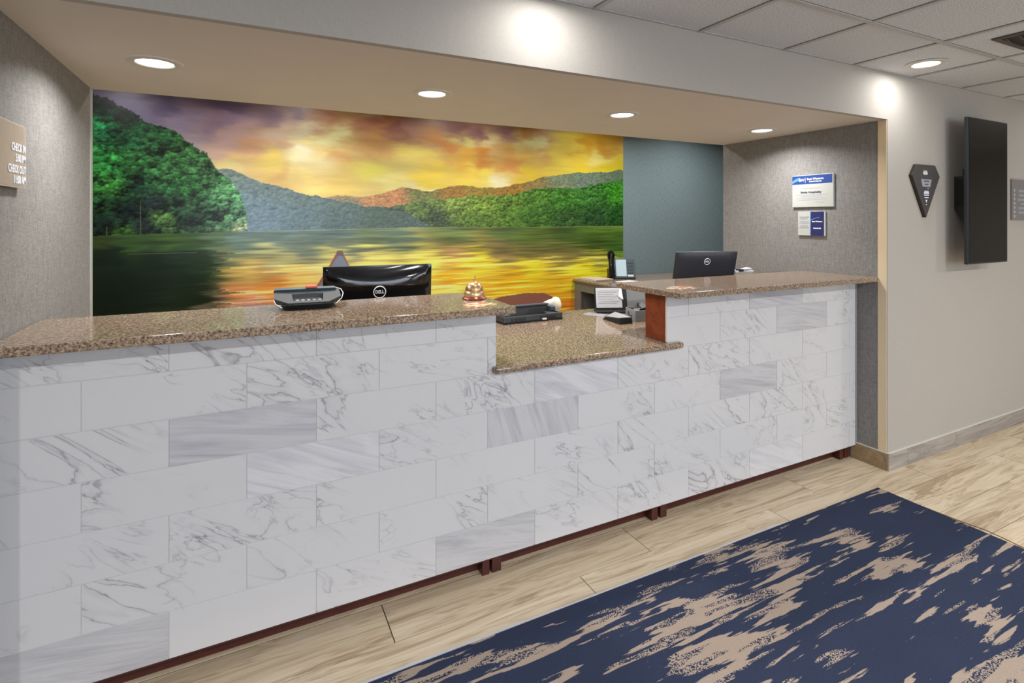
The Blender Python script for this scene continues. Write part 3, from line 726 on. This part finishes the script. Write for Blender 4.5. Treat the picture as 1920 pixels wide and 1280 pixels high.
# ------------------------------------------------------------------ monitors
def monitor(name, label, loc, rz, w, h, zb, tilt, body, logo_z, logo_r, bulge, top):
    t = thing(name, label, 'monitor', (loc[0], loc[1], 0.909), rz, 'monitors behind the bars')
    hh = h/2; zc = zb-0.909+hh
    piv = Matrix.Translation((0, 0, zc)) @ Matrix.Rotation(R(tilt), 4, 'X')
    MB().box(-w/2, w/2, 0.0, 0.018, -hh, hh).xf(piv).build('screen_frame', M['black_matte'], t, 0.003)
    MB().box(-w/2+0.015, w/2-0.015, 0.018, 0.0186, -hh+0.02, hh-0.015).xf(piv).build('screen', M['tv_screen'], t)
    nx, nz = 30, 20; vs = []; fs = []
    for j in range(nz+1):
        for i in range(nx+1):
            a = -1+2*i/nx; b = -1+2*j/nz
            d = bulge*max(0, 1-abs(a)**6)*max(0, 1-abs(b)**6)
            if top:   # scooped crease across the upper third of the back
                cz = 0.84-0.34*(1-a*a)
                d = bulge*(0.25+0.75*max(0, 1-abs(a)**4))*min(1, max(0, (1-b)/max(0.08, 1-cz)))**1.3 if b > cz else bulge*(0.25+0.75*max(0, 1-abs(a)**4))*(1-0.25*max(0, (cz-b)/2)**2)
            edge_ = min(1, (1-abs(a))*14) * min(1, (1-abs(b))*10)
            vs.append((a*w/2, -0.0005-d*edge_, b*hh))
    for j in range(nz):
        for i in range(nx):
            q = j*(nx+1)+i; fs.append((q, q+1, q+nx+2, q+nx+1))
    o = MB().add(vs, fs).xf(piv).build('back_shell', body, t, smooth=True)
    for p in o.data.polygons: p.use_smooth = True
    # logo
    yb = -0.004-bulge
    lz = logo_z-0.909-zc
    ring = []
    for k in range(41):
        a = 2*PI*k/40; ring.append((logo_r*math.cos(a), yb, lz+logo_r*math.sin(a)))
    MB().tube(ring, logo_r*0.085, 6).xf(piv).build('logo_ring', M['white_ink'], t)
    tx = text_mb('DELL', logo_r*0.78, logo_r*1.45, 0.0006, bold=logo_r*0.02); stand(tx, (0, yb, lz)); tx.xf(piv).build('logo_text', M['white_ink'], t)
    MB().hexa([(-0.035,0.012,0.0),(0.035,0.012,0.0),(0.035,0.035,0.0),(-0.035,0.035,0.0),(-0.03,0.020,zc-0.04),(0.03,0.020,zc-0.04),(0.03,0.034,zc-0.04),(-0.03,0.034,zc-0.04)]).build('neck', M['black_matte'], t)
    MB().box(-0.12, 0.12, -0.07, 0.11, 0, 0.010).build('base', M['black_matte'], t, 0.004)
    return t
monitor('monitor', 'glossy black monitor back with curved crease behind the left bar', (0.586, 0.535), R(-5), 0.512, 0.31, 1.0, 4, M['black_gloss'], 1.186, 0.028, 0.022, True)
monitor('monitor', 'matte charcoal monitor back tilted up behind the right bar', (2.873, 0.655), R(-18), 0.45, 0.27, 1.045, 15, M['black_soft'], 1.250, 0.0215, 0.010, False)

# ------------------------------------------------------------------ things on the left bar
t = thing('card_terminal', 'low grey and black card terminal with red tape on the left bar', 'terminal', (0.232, 0.225, 1.177), R(-3))
MB().hexa([(-0.085,-0.045,0),(0.085,-0.045,0),(0.085,0.06,0),(-0.085,0.06,0),(-0.100,-0.055,0.022),(0.100,-0.055,0.022),(0.105,0.075,0.022),(-0.105,0.075,0.022)]).build('base', M['black_matte'], t, 0.003)
body = [(-0.075,-0.07),(0.075,-0.07),(0.125,-0.02),(0.125,0.075),(-0.125,0.075),(-0.125,-0.02)]
m = MB()
zt = {0:0.030,1:0.030,2:0.043,3:0.066,4:0.066,5:0.043}
vs = [(p[0]*0.93, p[1]*0.93, 0.020) for p in body] + [(p[0], p[1], zt[i]) for i, p in enumerate(body)]
m.add(vs, [(0,1,2,3,4,5)[::-1]] + [(i,(i+1)%6,6+(i+1)%6,6+i) for i in range(6)])
# sloping top with a sunk tray
tr = [(-0.055,-0.045,0.034),(0.055,-0.045,0.034),(0.060,0.030,0.052),(-0.060,0.030,0.052)]
base_i = len(m.v); m.v += tr
o_ = [6,7,8,9,10,11]
m.f += [(o_[0],o_[1],base_i+1,base_i), (o_[1],o_[2],base_i+1), (o_[2],o_[3],base_i+2,base_i+1), (o_[3],o_[4],base_i+3,base_i+2), (o_[4],o_[5],base_i,base_i+3), (o_[5],o_[0],base_i)]
b0 = len(m.v); m.v += [(p[0]*0.96, p[1]*0.9, p[2]-0.016) for p in tr]
for i in range(4): m.f.append((base_i+i, base_i+(i+1)%4, b0+(i+1)%4, b0+i))
m.f.append((b0, b0+1, b0+2, b0+3))
m.build('housing', M['grey_plastic'], t, smooth=True)
for k in range(5):
    MB().box(-0.046+k*0.021, -0.034+k*0.021, -0.036, -0.004, 0.018, 0.034).build('tray_rib', M['light_plastic'], t, 0.001)
MB().hexa([(-0.128,0.055,0.058),(0.115,0.055,0.058),(0.115,0.085,0.060),(-0.128,0.085,0.060),(-0.124,0.05,0.069),(0.112,0.05,0.069),(0.110,0.088,0.073),(-0.118,0.088,0.073)]).build('rear_lid', M['slate_plastic'], t, 0.002)
MB().box(-0.006, 0.038, 0.052, 0.090, 0.0712, 0.0785).build('red_tape', M['red_tape'], t, 0.001)['label'] = 'strip of red tape'
MB().tube([(0.110,0.082,0.068),(0.132,0.05,0.062),(0.137,0.01,0.050),(0.128,-0.02,0.034),(0.105,-0.045,0.018)], 0.0016, 6).build('wire', M['white_ink'], t)
MB().tube([(-0.126,-0.02,0.040),(-0.120,-0.035,0.026),(-0.098,-0.055,0.012)], 0.0014, 6).build('wire', M['white_ink'], t)
MB().box(-0.055, 0.055, -0.0705, -0.069, 0.021, 0.0265).build('card_slot', M['black_matte'], t)

t = thing('call_bell', 'ornate brass call bell near the end of the left bar', 'bell', (0.921, 0.143, 1.177))
MB().lathe([(0.050,0.0),(0.054,0.003),(0.052,0.008),(0.045,0.013),(0.044,0.015)], n=40).build('base', M['copper_red'], t, smooth=True)
MB().lathe([(0.044,0.013),(0.046,0.019),(0.044,0.030),(0.040,0.036),(0.036,0.037)], n=40).build('lower_bell', M['brass_pale'], t, smooth=True)
MB().lathe([(0.039,0.036),(0.040,0.039),(0.039,0.047),(0.034,0.060),(0.025,0.070),(0.013,0.0755),(0.004,0.077)], n=40).build('upper_bell', M['brass'], t, smooth=True)
MB().lathe([(0.003,0.075),(0.0026,0.084),(0.0058,0.086),(0.0062,0.089),(0.003,0.092)], n=16).build('plunger', M['brass'], t, smooth=True)
MB().tube([(0.0,0,0.090),(0.004,0,0.094),(0.006,0,0.0985),(0.001,0,0.100)], 0.0016, 6).build('finial', M['dark_plastic'], t)

def mat_card():
    m, nt, b = newmat('printed_card'); g = G(nt)
    tc = g.n('ShaderNodeTexCoord').outputs['Object']
    n = g.noise(g.map(tc, scale=(14, 34, 1)), 1.0, 3, 0.8)
    c = g.ramp(n, [(0.36, rgb(150,126,104)), (0.46, rgb(196,120,96)), (0.54, rgb(224,214,196)), (0.62, rgb(226,206,130)), (0.72, rgb(214,220,224))])
    g.l(c, b.inputs['Base Color']); b.inputs['Roughness'].default_value = 0.12; return m
M['card'] = mat_card()
o = MB().box(-0.065,0.065,-0.055,0.055,0,0.0012).build('picture_card', M['card'], None, loc=(0.880,-0.02,1.177), rot=(0,0,R(28)))
tag(o, 'glossy printed card lying in front of the call bell', 'card', 'printed cards on the bars')
o = MB().box(-0.085,0.085,-0.055,0.055,0,0.0012).build('picture_card', M['card'], None, loc=(2.035,0.02,1.177), rot=(0,0,R(12)))
tag(o, 'glossy printed card on the front corner of the right bar', 'card', 'printed cards on the bars')

# ------------------------------------------------------------------ things on the lowered desk
t = thing('portable_printer', 'dark blue-grey flat tray printer at the back of the lowered desk', 'printer', (1.375, 0.775, 0.909), R(1.5))
t.scale = (1, 0.74, 1)
MB().box(0,0.415,0,0.012,0.002,0.044).build('front_panel', M['dark_plastic'], t, 0.003)
MB().box(0,0.014,0.012,0.215,0.002,0.044).build('side_panel', M['dark_plastic'], t, 0.002)
MB().box(0.401,0.415,0.012,0.215,0.002,0.044).build('side_panel', M['dark_plastic'], t, 0.002)
MB().box(0.0,0.415,0.0,0.215,0,0.014).build('base', M['black_matte'], t, 0.002)
MB().box(0.012,0.060,0.03,0.20,0.014,0.050).build('paper_guide', M['grey_plastic'], t, 0.003)
MB().box(0.330,0.395,0.02,0.20,0.014,0.040).build('paper_guide', M['grey_plastic'], t, 0.003)
MB().hexa([(0.03,0.13,0.014),(0.385,0.13,0.014),(0.385,0.205,0.014),(0.03,0.205,0.014),(0.04,0.155,0.078),(0.375,0.155,0.078),(0.375,0.195,0.078),(0.04,0.195,0.078)]).build('carriage_cover', M['black_matte'], t, 0.004)
MB().box(0.035,0.380,0.145,0.205,0.078,0.088).build('lid', M['grey_plastic'], t, 0.003)
MB().box(0.372,0.405,0.09,0.15,0.044,0.074).build('end_knob', M['slate_plastic'], t, 0.006)
for (a,b_) in ((0.050,0.062),(0.072,0.140),(0.142,0.150),(0.250,0.275),(0.280,0.365)):
    MB().box(a,b_,-0.0015,0.0005,0.014,0.032).build('port', M['black_matte'], t)
MB().box(0.262,0.292,-0.016,-0.001,0.010,0.020).build('plug', M['offwhite'], t, 0.003)

# unidentified off-white curved device behind it, shaped only to its outline
t = thing('offwhite_device', 'off-white device with a round head and curved neck behind the tray printer', 'device', (1.862, 0.985, 0.909), 0)
MB().lathe([(0.0,-0.040),(0.020,-0.036),(0.036,-0.024),(0.045,-0.004),(0.044,0.010),(0.034,0.026),(0.018,0.033),(0.0,0.035)], n=24).xf(Matrix.Translation((0,0,0.066)) @ Matrix.Rotation(R(72),4,'Y') @ Matrix.Rotation(R(20),4,'X')).build('head', M['offwhite'], t, smooth=True)
MB().tube([(-0.01,0,0.070),(-0.050,0,0.074),(-0.090,0,0.064),(-0.125,0,0.046),(-0.145,0,0.020)], [0.030,0.022,0.017,0.014,0.013], 12).build('neck', M['offwhite'], t, smooth=True)
MB().lathe([(0.022,0.0),(0.020,0.02),(0.016,0.06)], n=16).build('stem', M['offwhite'], t, smooth=True)

t = thing('document_stand', 'black tilted stand holding a printed white sheet beside the right bar', 'stand', (2.215, 0.86, 0.909), R(-24))
tl = Matrix.Rotation(R(-16), 4, 'X')
MB().box(-0.10,0.12,0.0,0.010,0.004,0.172).xf(tl).build('back_board', M['black_matte'], t, 0.002)
MB().box(-0.10,0.12,-0.055,0.07,0.0,0.014).build('foot', M['black_matte'], t, 0.003)
sh = MB().box(-0.092,0.085,-0.0012,-0.0004,0.030,0.164).xf(tl).build('sheet', M['paper'], t)
for k in range(8):
    MB().box(-0.080,0.070-0.02*(k%3),-0.0016,-0.0013,0.142-k*0.012,0.1445-k*0.012).xf(tl).build('text_line', M['ink'], sh)
MB().add([(0.072,-0.002,0.164),(0.0855,-0.002,0.164),(0.092,-0.010,0.080),(0.058,-0.016,0.105)],[(0,1,2,3)]).xf(tl).build('turned_corner', M['white_ink'], t)
o = MB().box(-0.11,0.13,0,0.003,0,0.175).build('grey_board', M['light_plastic'], None, loc=(2.42,0.93,0.909), rot=(R(-8),0,R(-20)))
tag(o, 'plain light grey board standing right of the printed sheet', 'board')

t = thing('card_reader', 'small black box reader with a sloped grey top beside the document stand', 'card reader', (1.997, 0.478, 0.909), R(-5))
MB().hexa([(0,0,0),(0.088,0,0),(0.088,0.20,0),(0,0.20,0),(0,0.012,0.036),(0.088,0.004,0.036),(0.088,0.19,0.040),(0,0.17,0.018)]).build('body', M['black_matte'], t, 0.002)
MB().hexa([(0.003,0.014,0.0362),(0.085,0.010,0.0362),(0.085,0.185,0.0400),(0.003,0.165,0.0215),(0.003,0.014,0.0385),(0.085,0.010,0.0385),(0.085,0.185,0.0425),(0.003,0.165,0.0240)]).build('top_panel', M['light_plastic'], t)
o = MB().box(-0.05,0.05,-0.07,0.07,0,0.0008).build('paper_slip', M['light_plastic'], None, loc=(2.07,0.83,0.909), rot=(0,0,R(30)))
tag(o, 'small pale slip lying flat in front of the document stand', 'paper')

t = thing('cable_caddy', 'grey open box stuffed with black cables beside the cherry end panel', 'box', (2.13, 0.50, 0.909), R(-8))
for (a,b_,c,d,z) in ((0,0.12,0,0.004,0.068),(0,0.12,0.11,0.114,0.075),(0,0.004,0.004,0.11,0.072),(0.116,0.12,0.004,0.11,0.072)):
    MB().box(a,b_,c,d,0,z).build('side', M['light_plastic'], t, 0.001)
MB().box(0,0.12,0,0.114,0,0.004).build('bottom', M['light_plastic'], t)
o = MB().box(0.01,0.075,0.018,0.022,0.01,0.082).build('folded_paper', M['paper'], t, rot=(R(-8),0,0)); 
MB().hexa([(0.05,0.03,0.01),(0.112,0.03,0.01),(0.112,0.10,0.01),(0.05,0.10,0.01),(0.045,0.02,0.075),(0.114,0.03,0.085),(0.112,0.10,0.10),(0.06,0.10,0.09)]).build('power_brick', M['black_matte'], t, 0.004)
for k in range(4):
    pts = [(0.02+0.02*k+0.03*math.cos(q*0.7), 0.06+0.03*math.sin(q*0.7+k), 0.05+0.012*k+0.02*math.sin(q*0.9+k)) for q in range(9)]
    MB().tube(pts, 0.004, 8).build('cable', M['black_matte'], t, smooth=True)

t = thing('label_printer', 'cream small printer with torn papers right of the tilted monitor', 'printer', (3.14, 0.60, 0.909), R(-6))
MB().box(-0.02,0.13,0,0.16,0,0.245).build('body', M['offwhite'], t, 0.008)
MB().box(-0.025,0.135,-0.004,0.10,0.245,0.262).build('lid', M['paper'], t, 0.003)
MB().box(0.0,0.045,-0.006,0.03,0.255,0.272).build('slot', M['black_matte'], t, 0.002)
MB().hexa([(0.05,0.0,0.262),(0.12,0.0,0.262),(0.12,0.05,0.262),(0.05,0.05,0.262),(0.048,-0.01,0.272),(0.125,0.0,0.276),(0.12,0.05,0.280),(0.05,0.05,0.268)]).build('loose_paper', M['paper'], t)

# ------------------------------------------------------------------ office counter against the back wall
t = thing('office_counter', 'grey back-office counter with brown stone top below the desk phone', 'counter', (3.17, 1.55, 0))
yl = YB-0.003-1.55-0.002
MB().box(0.02,2.3,yl-0.10,yl+0.0,0,0.879).build('back_panel', M['cabinet_grey'], t)
MB().box(0,0.02,0,yl,0.783,0.879).build('top_rail', M['cabinet_grey'], t, 0.001)
MB().box(-0.002,0.018,yl-0.115,yl,0,0.783).build('stile', M['cabinet_grey'], t, 0.001)
MB().box(0,0.02,0.0,0.07,0,0.783).build('stile', M['cabinet_grey'], t, 0.001)
MB().box(0,0.02,0.45,0.50,0,0.783).build('stile', M['cabinet_grey'], t, 0.001)
MB().box(0.02,0.9,0.0,0.02,0,0.879).build('front_panel', M['cabinet_grey'], t)
MB().box(0.02,2.3,0.02,yl-0.03,0.55,0.57).build('shelf', M['cabinet_dark'], t)
MB().box(0.5,0.52,0.02,yl-0.10,0,0.879).build('divider', M['cabinet_dark'], t)
o = MB().box(0,2.32,0,yl+0.03,0,0.032).build('stone_top', M['granite'], t, 0.014, 4, loc=(-0.03,-0.03,0.879)); o['label'] = 'brown granite top with rounded edge'
t = thing('folder_stack', 'thin stack of tan folders on the office counter end', 'folders', (3.165, 2.36, 0.911), R(3))
for k in range(3):
    MB().box(0,0.22,0,0.29,0,0.006).build('folder', M['paper_tan'] if k != 1 else M['paper'], t, 0.001, loc=(0.004*k, -0.004*k, 0.0065*k))
o = MB().box(0,0.21,0,0.28,0,0.002).build('paper_sheet', M['paper'], None, loc=(3.40,2.02,0.911), rot=(0,0,R(8)))
tag(o, 'white sheet lying on the office counter in front of the phone', 'paper')
t = thing('desk_phone', 'black and slate office phone with pale screen on the back counter', 'phone', (3.60, 2.50, 0.911), R(-30))
MB().hexa([(-0.14,-0.09,0),(0.14,-0.09,0),(0.14,0.08,0),(-0.14,0.08,0),(-0.14,-0.09,0.018),(0.14,-0.09,0.018),(0.14,0.08,0.10),(-0.14,0.08,0.10)]).build('base', M['black_matte'], t, 0.004)
lean = Matrix.Translation((0,-0.07,0.018)) @ Matrix.Rotation(R(-24), 4, 'X')
MB().box(-0.075,0.14,0.0,0.024,0.0,0.215).xf(lean).build('faceplate', M['slate_plastic'], t, 0.005)
MB().box(-0.060,0.050,-0.0025,0.0,0.012,0.200).xf(lean).build('screen', M['screen_pale'], t, 0.001)
for r_ in range(4):
    for c_ in range(3):
        MB().box(0.062+c_*0.022,0.077+c_*0.022,-0.004,0.0,0.045+r_*0.036,0.066+r_*0.036).xf(lean).build('key', M['dark_plastic'], t, 0.001)
MB().box(0.060,0.120,-0.003,0.0,0.008,0.030).xf(lean).build('name_strip', M['paper'], t)
MB().tube([(-0.108,-0.012,0.005),(-0.108,-0.030,0.03),(-0.108,-0.026,0.11),(-0.108,-0.026,0.18),(-0.108,-0.034,0.235),(-0.108,-0.014,0.262)], [0.038,0.042,0.030,0.030,0.043,0.036], 14).xf(lean).build('handset', M['black_gloss'], t, smooth=True)

# ------------------------------------------------------------------ signs
# check-in sign on the left alcove wall (faces +X): built facing local -Y, turned to face +X
t = thing('check_in_sign', 'taupe acrylic check-in and check-out times sign on the left wall', 'sign', (XL, -0.120, 1.627), R(90))
# local x runs along world +Y ; local -y is world +X
MB().box(0, 0.277, -0.018, -0.013, 0, 0.197).build('acrylic_panel', M['acrylic'], t, 0.001)
MB().box(0, 0.268, -0.0188, -0.0182, 0.004, 0.193).build('face', M['sign_taupe'], t)
for (a, c) in ((0.02,0.02),(0.25,0.02),(0.02,0.175),(0.25,0.175)):
    MB().lathe([(0.006,0),(0.006,0.013)], n=12).xf(Matrix.Translation((a,0,c)) @ Matrix.Rotation(R(90),4,'X')).build('standoff', M['chrome'], t)
for txt, zc, w_ in (('CHECK IN', 0.122, 0.114), ('3:00 PM', 0.0895, 0.082), ('CHECK OUT', 0.055, 0.140), ('11:00 AM', 0.0235, 0.098)):
    m = text_mb(txt, 0.034, w_, 0.0008, 'CENTER', 0.0006)
    stand(m, (0.270-w_/2, -0.0200, zc)); m.build('lettering', M['white_ink'], t)

# two plaques on the right alcove wall (face -X)
t = thing('franchise_plaque', 'white plaque with a blue header band on the right wall', 'sign', (XR, 0.442, 1.621), R(-90))
# local x runs toward world -Y ; local -y is world -X
MB().box(0,0.297,-0.014,0,0,0.223).build('panel', M['sign_white'], t, 0.001)
MB().box(0,0.290,-0.0146,-0.0140,0.160,0.219).build('header_band', M['blue'], t)
m = MB()
arc = [(0.0,0.168),(0.0,0.182)] ; up = [(0.0+0.06*q/8, 0.182+0.024*math.sin(q/8*PI/2)) for q in range(9)]; dn = [(0.06*q/8, 0.166+0.020*math.sin(q/8*PI/2)) for q in range(9)]
m.prism([(a, c) for a, c in dn]+[(a, c+0.001) for a, c in reversed(up)], -0.0150, -0.0146, 'y'); m.build('arc_emblem', M['blue_arc'], t)
for txt, x, z, s_, w_, mt in (('BW', 0.072, 0.188, 0.026, 0.040, 'white_ink'), ('Best Western.', 0.172, 0.194, 0.021, 0.122, 'white_ink'), ('Hotels & Resorts', 0.172, 0.176, 0.013, 0.088, 'white_ink'),
                              ('Baska Hospitality', 0.140, 0.103, 0.020, 0.150, 'ink_dark')):
    q = text_mb(txt, s_, w_, 0.0003, bold=0.0004); stand(q, (x, -0.0152, z)); q.build('lettering', M[mt], t)
MB().box(0.098,0.100,-0.0150,-0.0146,0.170,0.206).build('divider_line', M['white_ink'], t)
for z, a, b_ in ((0.128,0.075,0.205),(0.083,0.03,0.26),(0.073,0.07,0.215),(0.060,0.035,0.245),(0.048,0.05,0.24),(0.030,0.17,0.235)):
    MB().box(a,b_,-0.0144,-0.0140,z,z+0.0035).build('print_line', M['silver'], t)
t = thing('rewards_plaque', 'small half white half navy plaque below the blue-banded plaque', 'sign', (XR, 0.400, 1.423), R(-90))
MB().box(0,0.197,-0.012,0,0,0.167).build('panel', M['sign_white'], t, 0.001)
MB().box(0.0955,0.190,-0.0126,-0.0120,0.001,0.166).build('navy_half', M['blue_dark'], t)
MB().box(0.0905,0.0955,-0.0126,-0.0120,0.001,0.166).build('blue_stripe', M['blue_arc'], t)
up = [(0.096+0.062*q/8, 0.108+0.018*math.sin(q/8*PI/2)) for q in range(9)]; dn = [(0.096+0.062*q/8, 0.104+0.021*math.sin(q/8*PI/2)) for q in range(9)]
MB().prism(dn+[(a, c+0.002) for a, c in reversed(up)], -0.0130, -0.0126, 'y').build('arc_emblem', M['blue_arc'], t)
for txt, x, z, s_, w_, mt in (('Best Western.', 0.142, 0.098, 0.012, 0.074, 'white_ink'), ('Rewards', 0.142, 0.052, 0.012, 0.054, 'white_ink')):
    q = text_mb(txt, s_, w_, 0.0003, bold=0.0006); stand(q, (x, -0.0132, z)); q.build('lettering', M[mt], t)
for z, a, b_, mt in ((0.126,0.012,0.082,'ink'),(0.114,0.018,0.072,'ink'),(0.098,0.02,0.078,'silver'),(0.090,0.01,0.084,'silver'),(0.082,0.02,0.078,'silver'),(0.064,0.018,0.074,'ink'),(0.052,0.012,0.082,'ink')):
    MB().box(a,b_,-0.0124,-0.0120,z,z+0.0045).build('print_line', M[mt], t)

# diamond-shaped plaque on the lobby wall (faces -Y)
t = thing('diamond_plaque', 'charcoal diamond-shaped award plaque on the cream wall', 'sign', (3.905, YW, 1.547))
dia = [(0,0),(0.162,0.265),(0.107,0.337),(-0.107,0.337),(-0.160,0.265)]
MB().prism(dia, -0.020, 0.0, 'y').build('core', M['plaque_edge'], t, 0.001)
MB().prism([(a*0.995, 0.001+c*0.995) for a, c in dia], -0.0225, -0.020, 'y').build('face', M['plaque'], t)
m = text_mb('AAA', 0.034, 0.050, 0.0004, bold=0.001); stand(m, (-0.012, -0.0232, 0.287)); m.build('emblem', M['white_ink'], t)
ring = [(-0.012+0.024*math.cos(a), -0.0232, 0.283+0.010*math.sin(a)) for a in [PI+PI*k/12 for k in range(13)]]
MB().tube(ring, 0.0018, 6).build('emblem_swoosh', M['white_ink'], t)
MB().prism([(-0.044,0.196),(0.046,0.196),(0.062,0.244),(-0.060,0.244)], -0.0232, -0.0225, 'y').build('silver_panel', M['silver'], t)
for z, w_ in ((0.232, 0.062), (0.212, 0.042)):
    MB().box(-w_/2, w_/2, -0.0237, -0.0232, z-0.004, z+0.003).build('print_line', M['ink_dark'], t)
MB().prism([(-0.026,0.116),(0.026,0.116),(0.036,0.150),(0.028,0.176),(-0.028,0.176),(-0.036,0.150)], -0.0232, -0.0225, 'y').build('blue_ground', M['blue_dark'], t)
for z, w_ in ((0.168,0.050),(0.160,0.058),(0.151,0.062),(0.142,0.056),(0.127,0.050)):
    MB().box(-w_/2, w_/2, -0.0237, -0.0232, z-0.0028, z+0.0028).build('print_line', M['white_ink'], t)
MB().prism([(0,0.094),(0.010,0.113),(-0.010,0.113)], -0.0237, -0.0225, 'y').build('small_diamond', M['white_ink'], t)
MB().box(-0.006,0.006,-0.0235,-0.0225,0.080,0.085).build('print_line', M['white_ink'], t)
MB().box(0.012,0.030,-0.0235,-0.0225,0.182,0.187).build('print_line', M['silver'], t)

# direction sign at the right edge of the picture
t = thing('direction_sign', 'grey directory sign with a column of small white arrows', 'sign', (5.098, YW, 1.531))
MB().box(0,0.42,-0.012,0,0,0.304).build('panel', M['sign_grey'], t, 0.001)
for k in range(7):
    z = 0.222-k*0.0322; s_ = 1 if k in (0,2,5) else -1
    MB().prism([(0.030,z-0.009),(0.036,z-0.009),(0.045,z),(0.036,z+0.009),(0.030,z+0.009),(0.039,z)], -0.0130, -0.012, 'y').build('arrow', M['white_ink'], t)
for k, (x, w_) in enumerate(((0.104,0.17),(0.104,0.14),(0.090,0.19),(0.140,0.12),(0.100,0.16),(0.098,0.18))):
    z = 0.218-k*0.0322
    for q in range(int(w_/0.02)):
        MB().box(x+q*0.02, x+q*0.02+0.015, -0.0130, -0.012, z-0.009, z+0.009).build('letter_block', M['silver'], t)

# ------------------------------------------------------------------ wall display
t = thing('wall_display', 'portrait black flat display on an arm bracket on the cream wall', 'display', (4.163, YW, 1.244))
w_, h_ = 0.533, 0.953; yf = -0.134
MB().box(0,w_,yf,yf+0.022,0,h_).build('housing', M['tv_frame'], t, 0.003)
MB().box(0.010,w_-0.006,yf-0.0012,yf,0.010,h_-0.006).build('screen', M['tv_screen'], t)
MB().box(0.10,w_-0.10,yf+0.022,yf+0.045,0.25,0.70).build('rear_housing', M['black_matte'], t, 0.004)
MB().box(0.135,0.345,-0.006,0.0,0.36,0.58).build('wall_plate', M['black_matte'], t, 0.001)
MB().hexa([(0.135,-0.088,0.36),(0.150,-0.088,0.36),(0.150,-0.006,0.36),(0.135,-0.006,0.36),(0.135,-0.088,0.38),(0.150,-0.088,0.38),(0.150,-0.006,0.38),(0.135,-0.006,0.38)]).build('arm', M['black_matte'], t)
MB().box(0.135,0.150,-0.088,-0.006,0.56,0.58).build('arm', M['black_matte'], t)
MB().box(0.128,0.150,-0.089,-0.070,0.33,0.62).build('upright', M['black_matte'], t, 0.001)
MB().prism([(-0.088,0.22),(-0.076,0.22),(-0.006,0.36),(-0.088,0.36)], 0.130, 0.145, 'x').build('gusset', M['black_matte'], t)
MB().tube([(0.14,-0.05,0.58),(0.14,-0.05,0.63)], 0.004, 8).build('set_screw', M['black_matte'], t)

# ------------------------------------------------------------------ carpet, its edge strip and the loose cord
o = MB().box(-2.6, 3.230, -3.6, -0.284, 0.0, 0.007).build('carpet_runner', M['carpet'])
tag(o, 'navy carpet with ragged taupe patches laid over the wood-look floor', 'carpet')
t = thing('carpet_edge_strip', 'thin silver metal strip along the carpet edge facing the counter', 'edge strip', (0, -0.284, 0.0))
MB().box(-2.6, 0.952, 0.0005, 0.0085, 0, 0.0095).build('strip_length', M['strip'], t)
MB().box(0.954, 2.46, 0.0005, 0.0055, 0, 0.0095).build('strip_length', M['strip'], t)
pts = [(3.236,-0.47,0.002),(3.243,-0.58,0.002),(3.252,-0.68,0.002),(3.268,-0.76,0.002),(3.262,-0.83,0.002),(3.250,-0.90,0.002),(3.258,-1.0,0.002),(3.25,-1.3,0.002)]
tag(MB().tube(pts, 0.0018, 6).build('thin_cord', M['wire']), 'thin brown cord lying along the right edge of the carpet', 'cord')
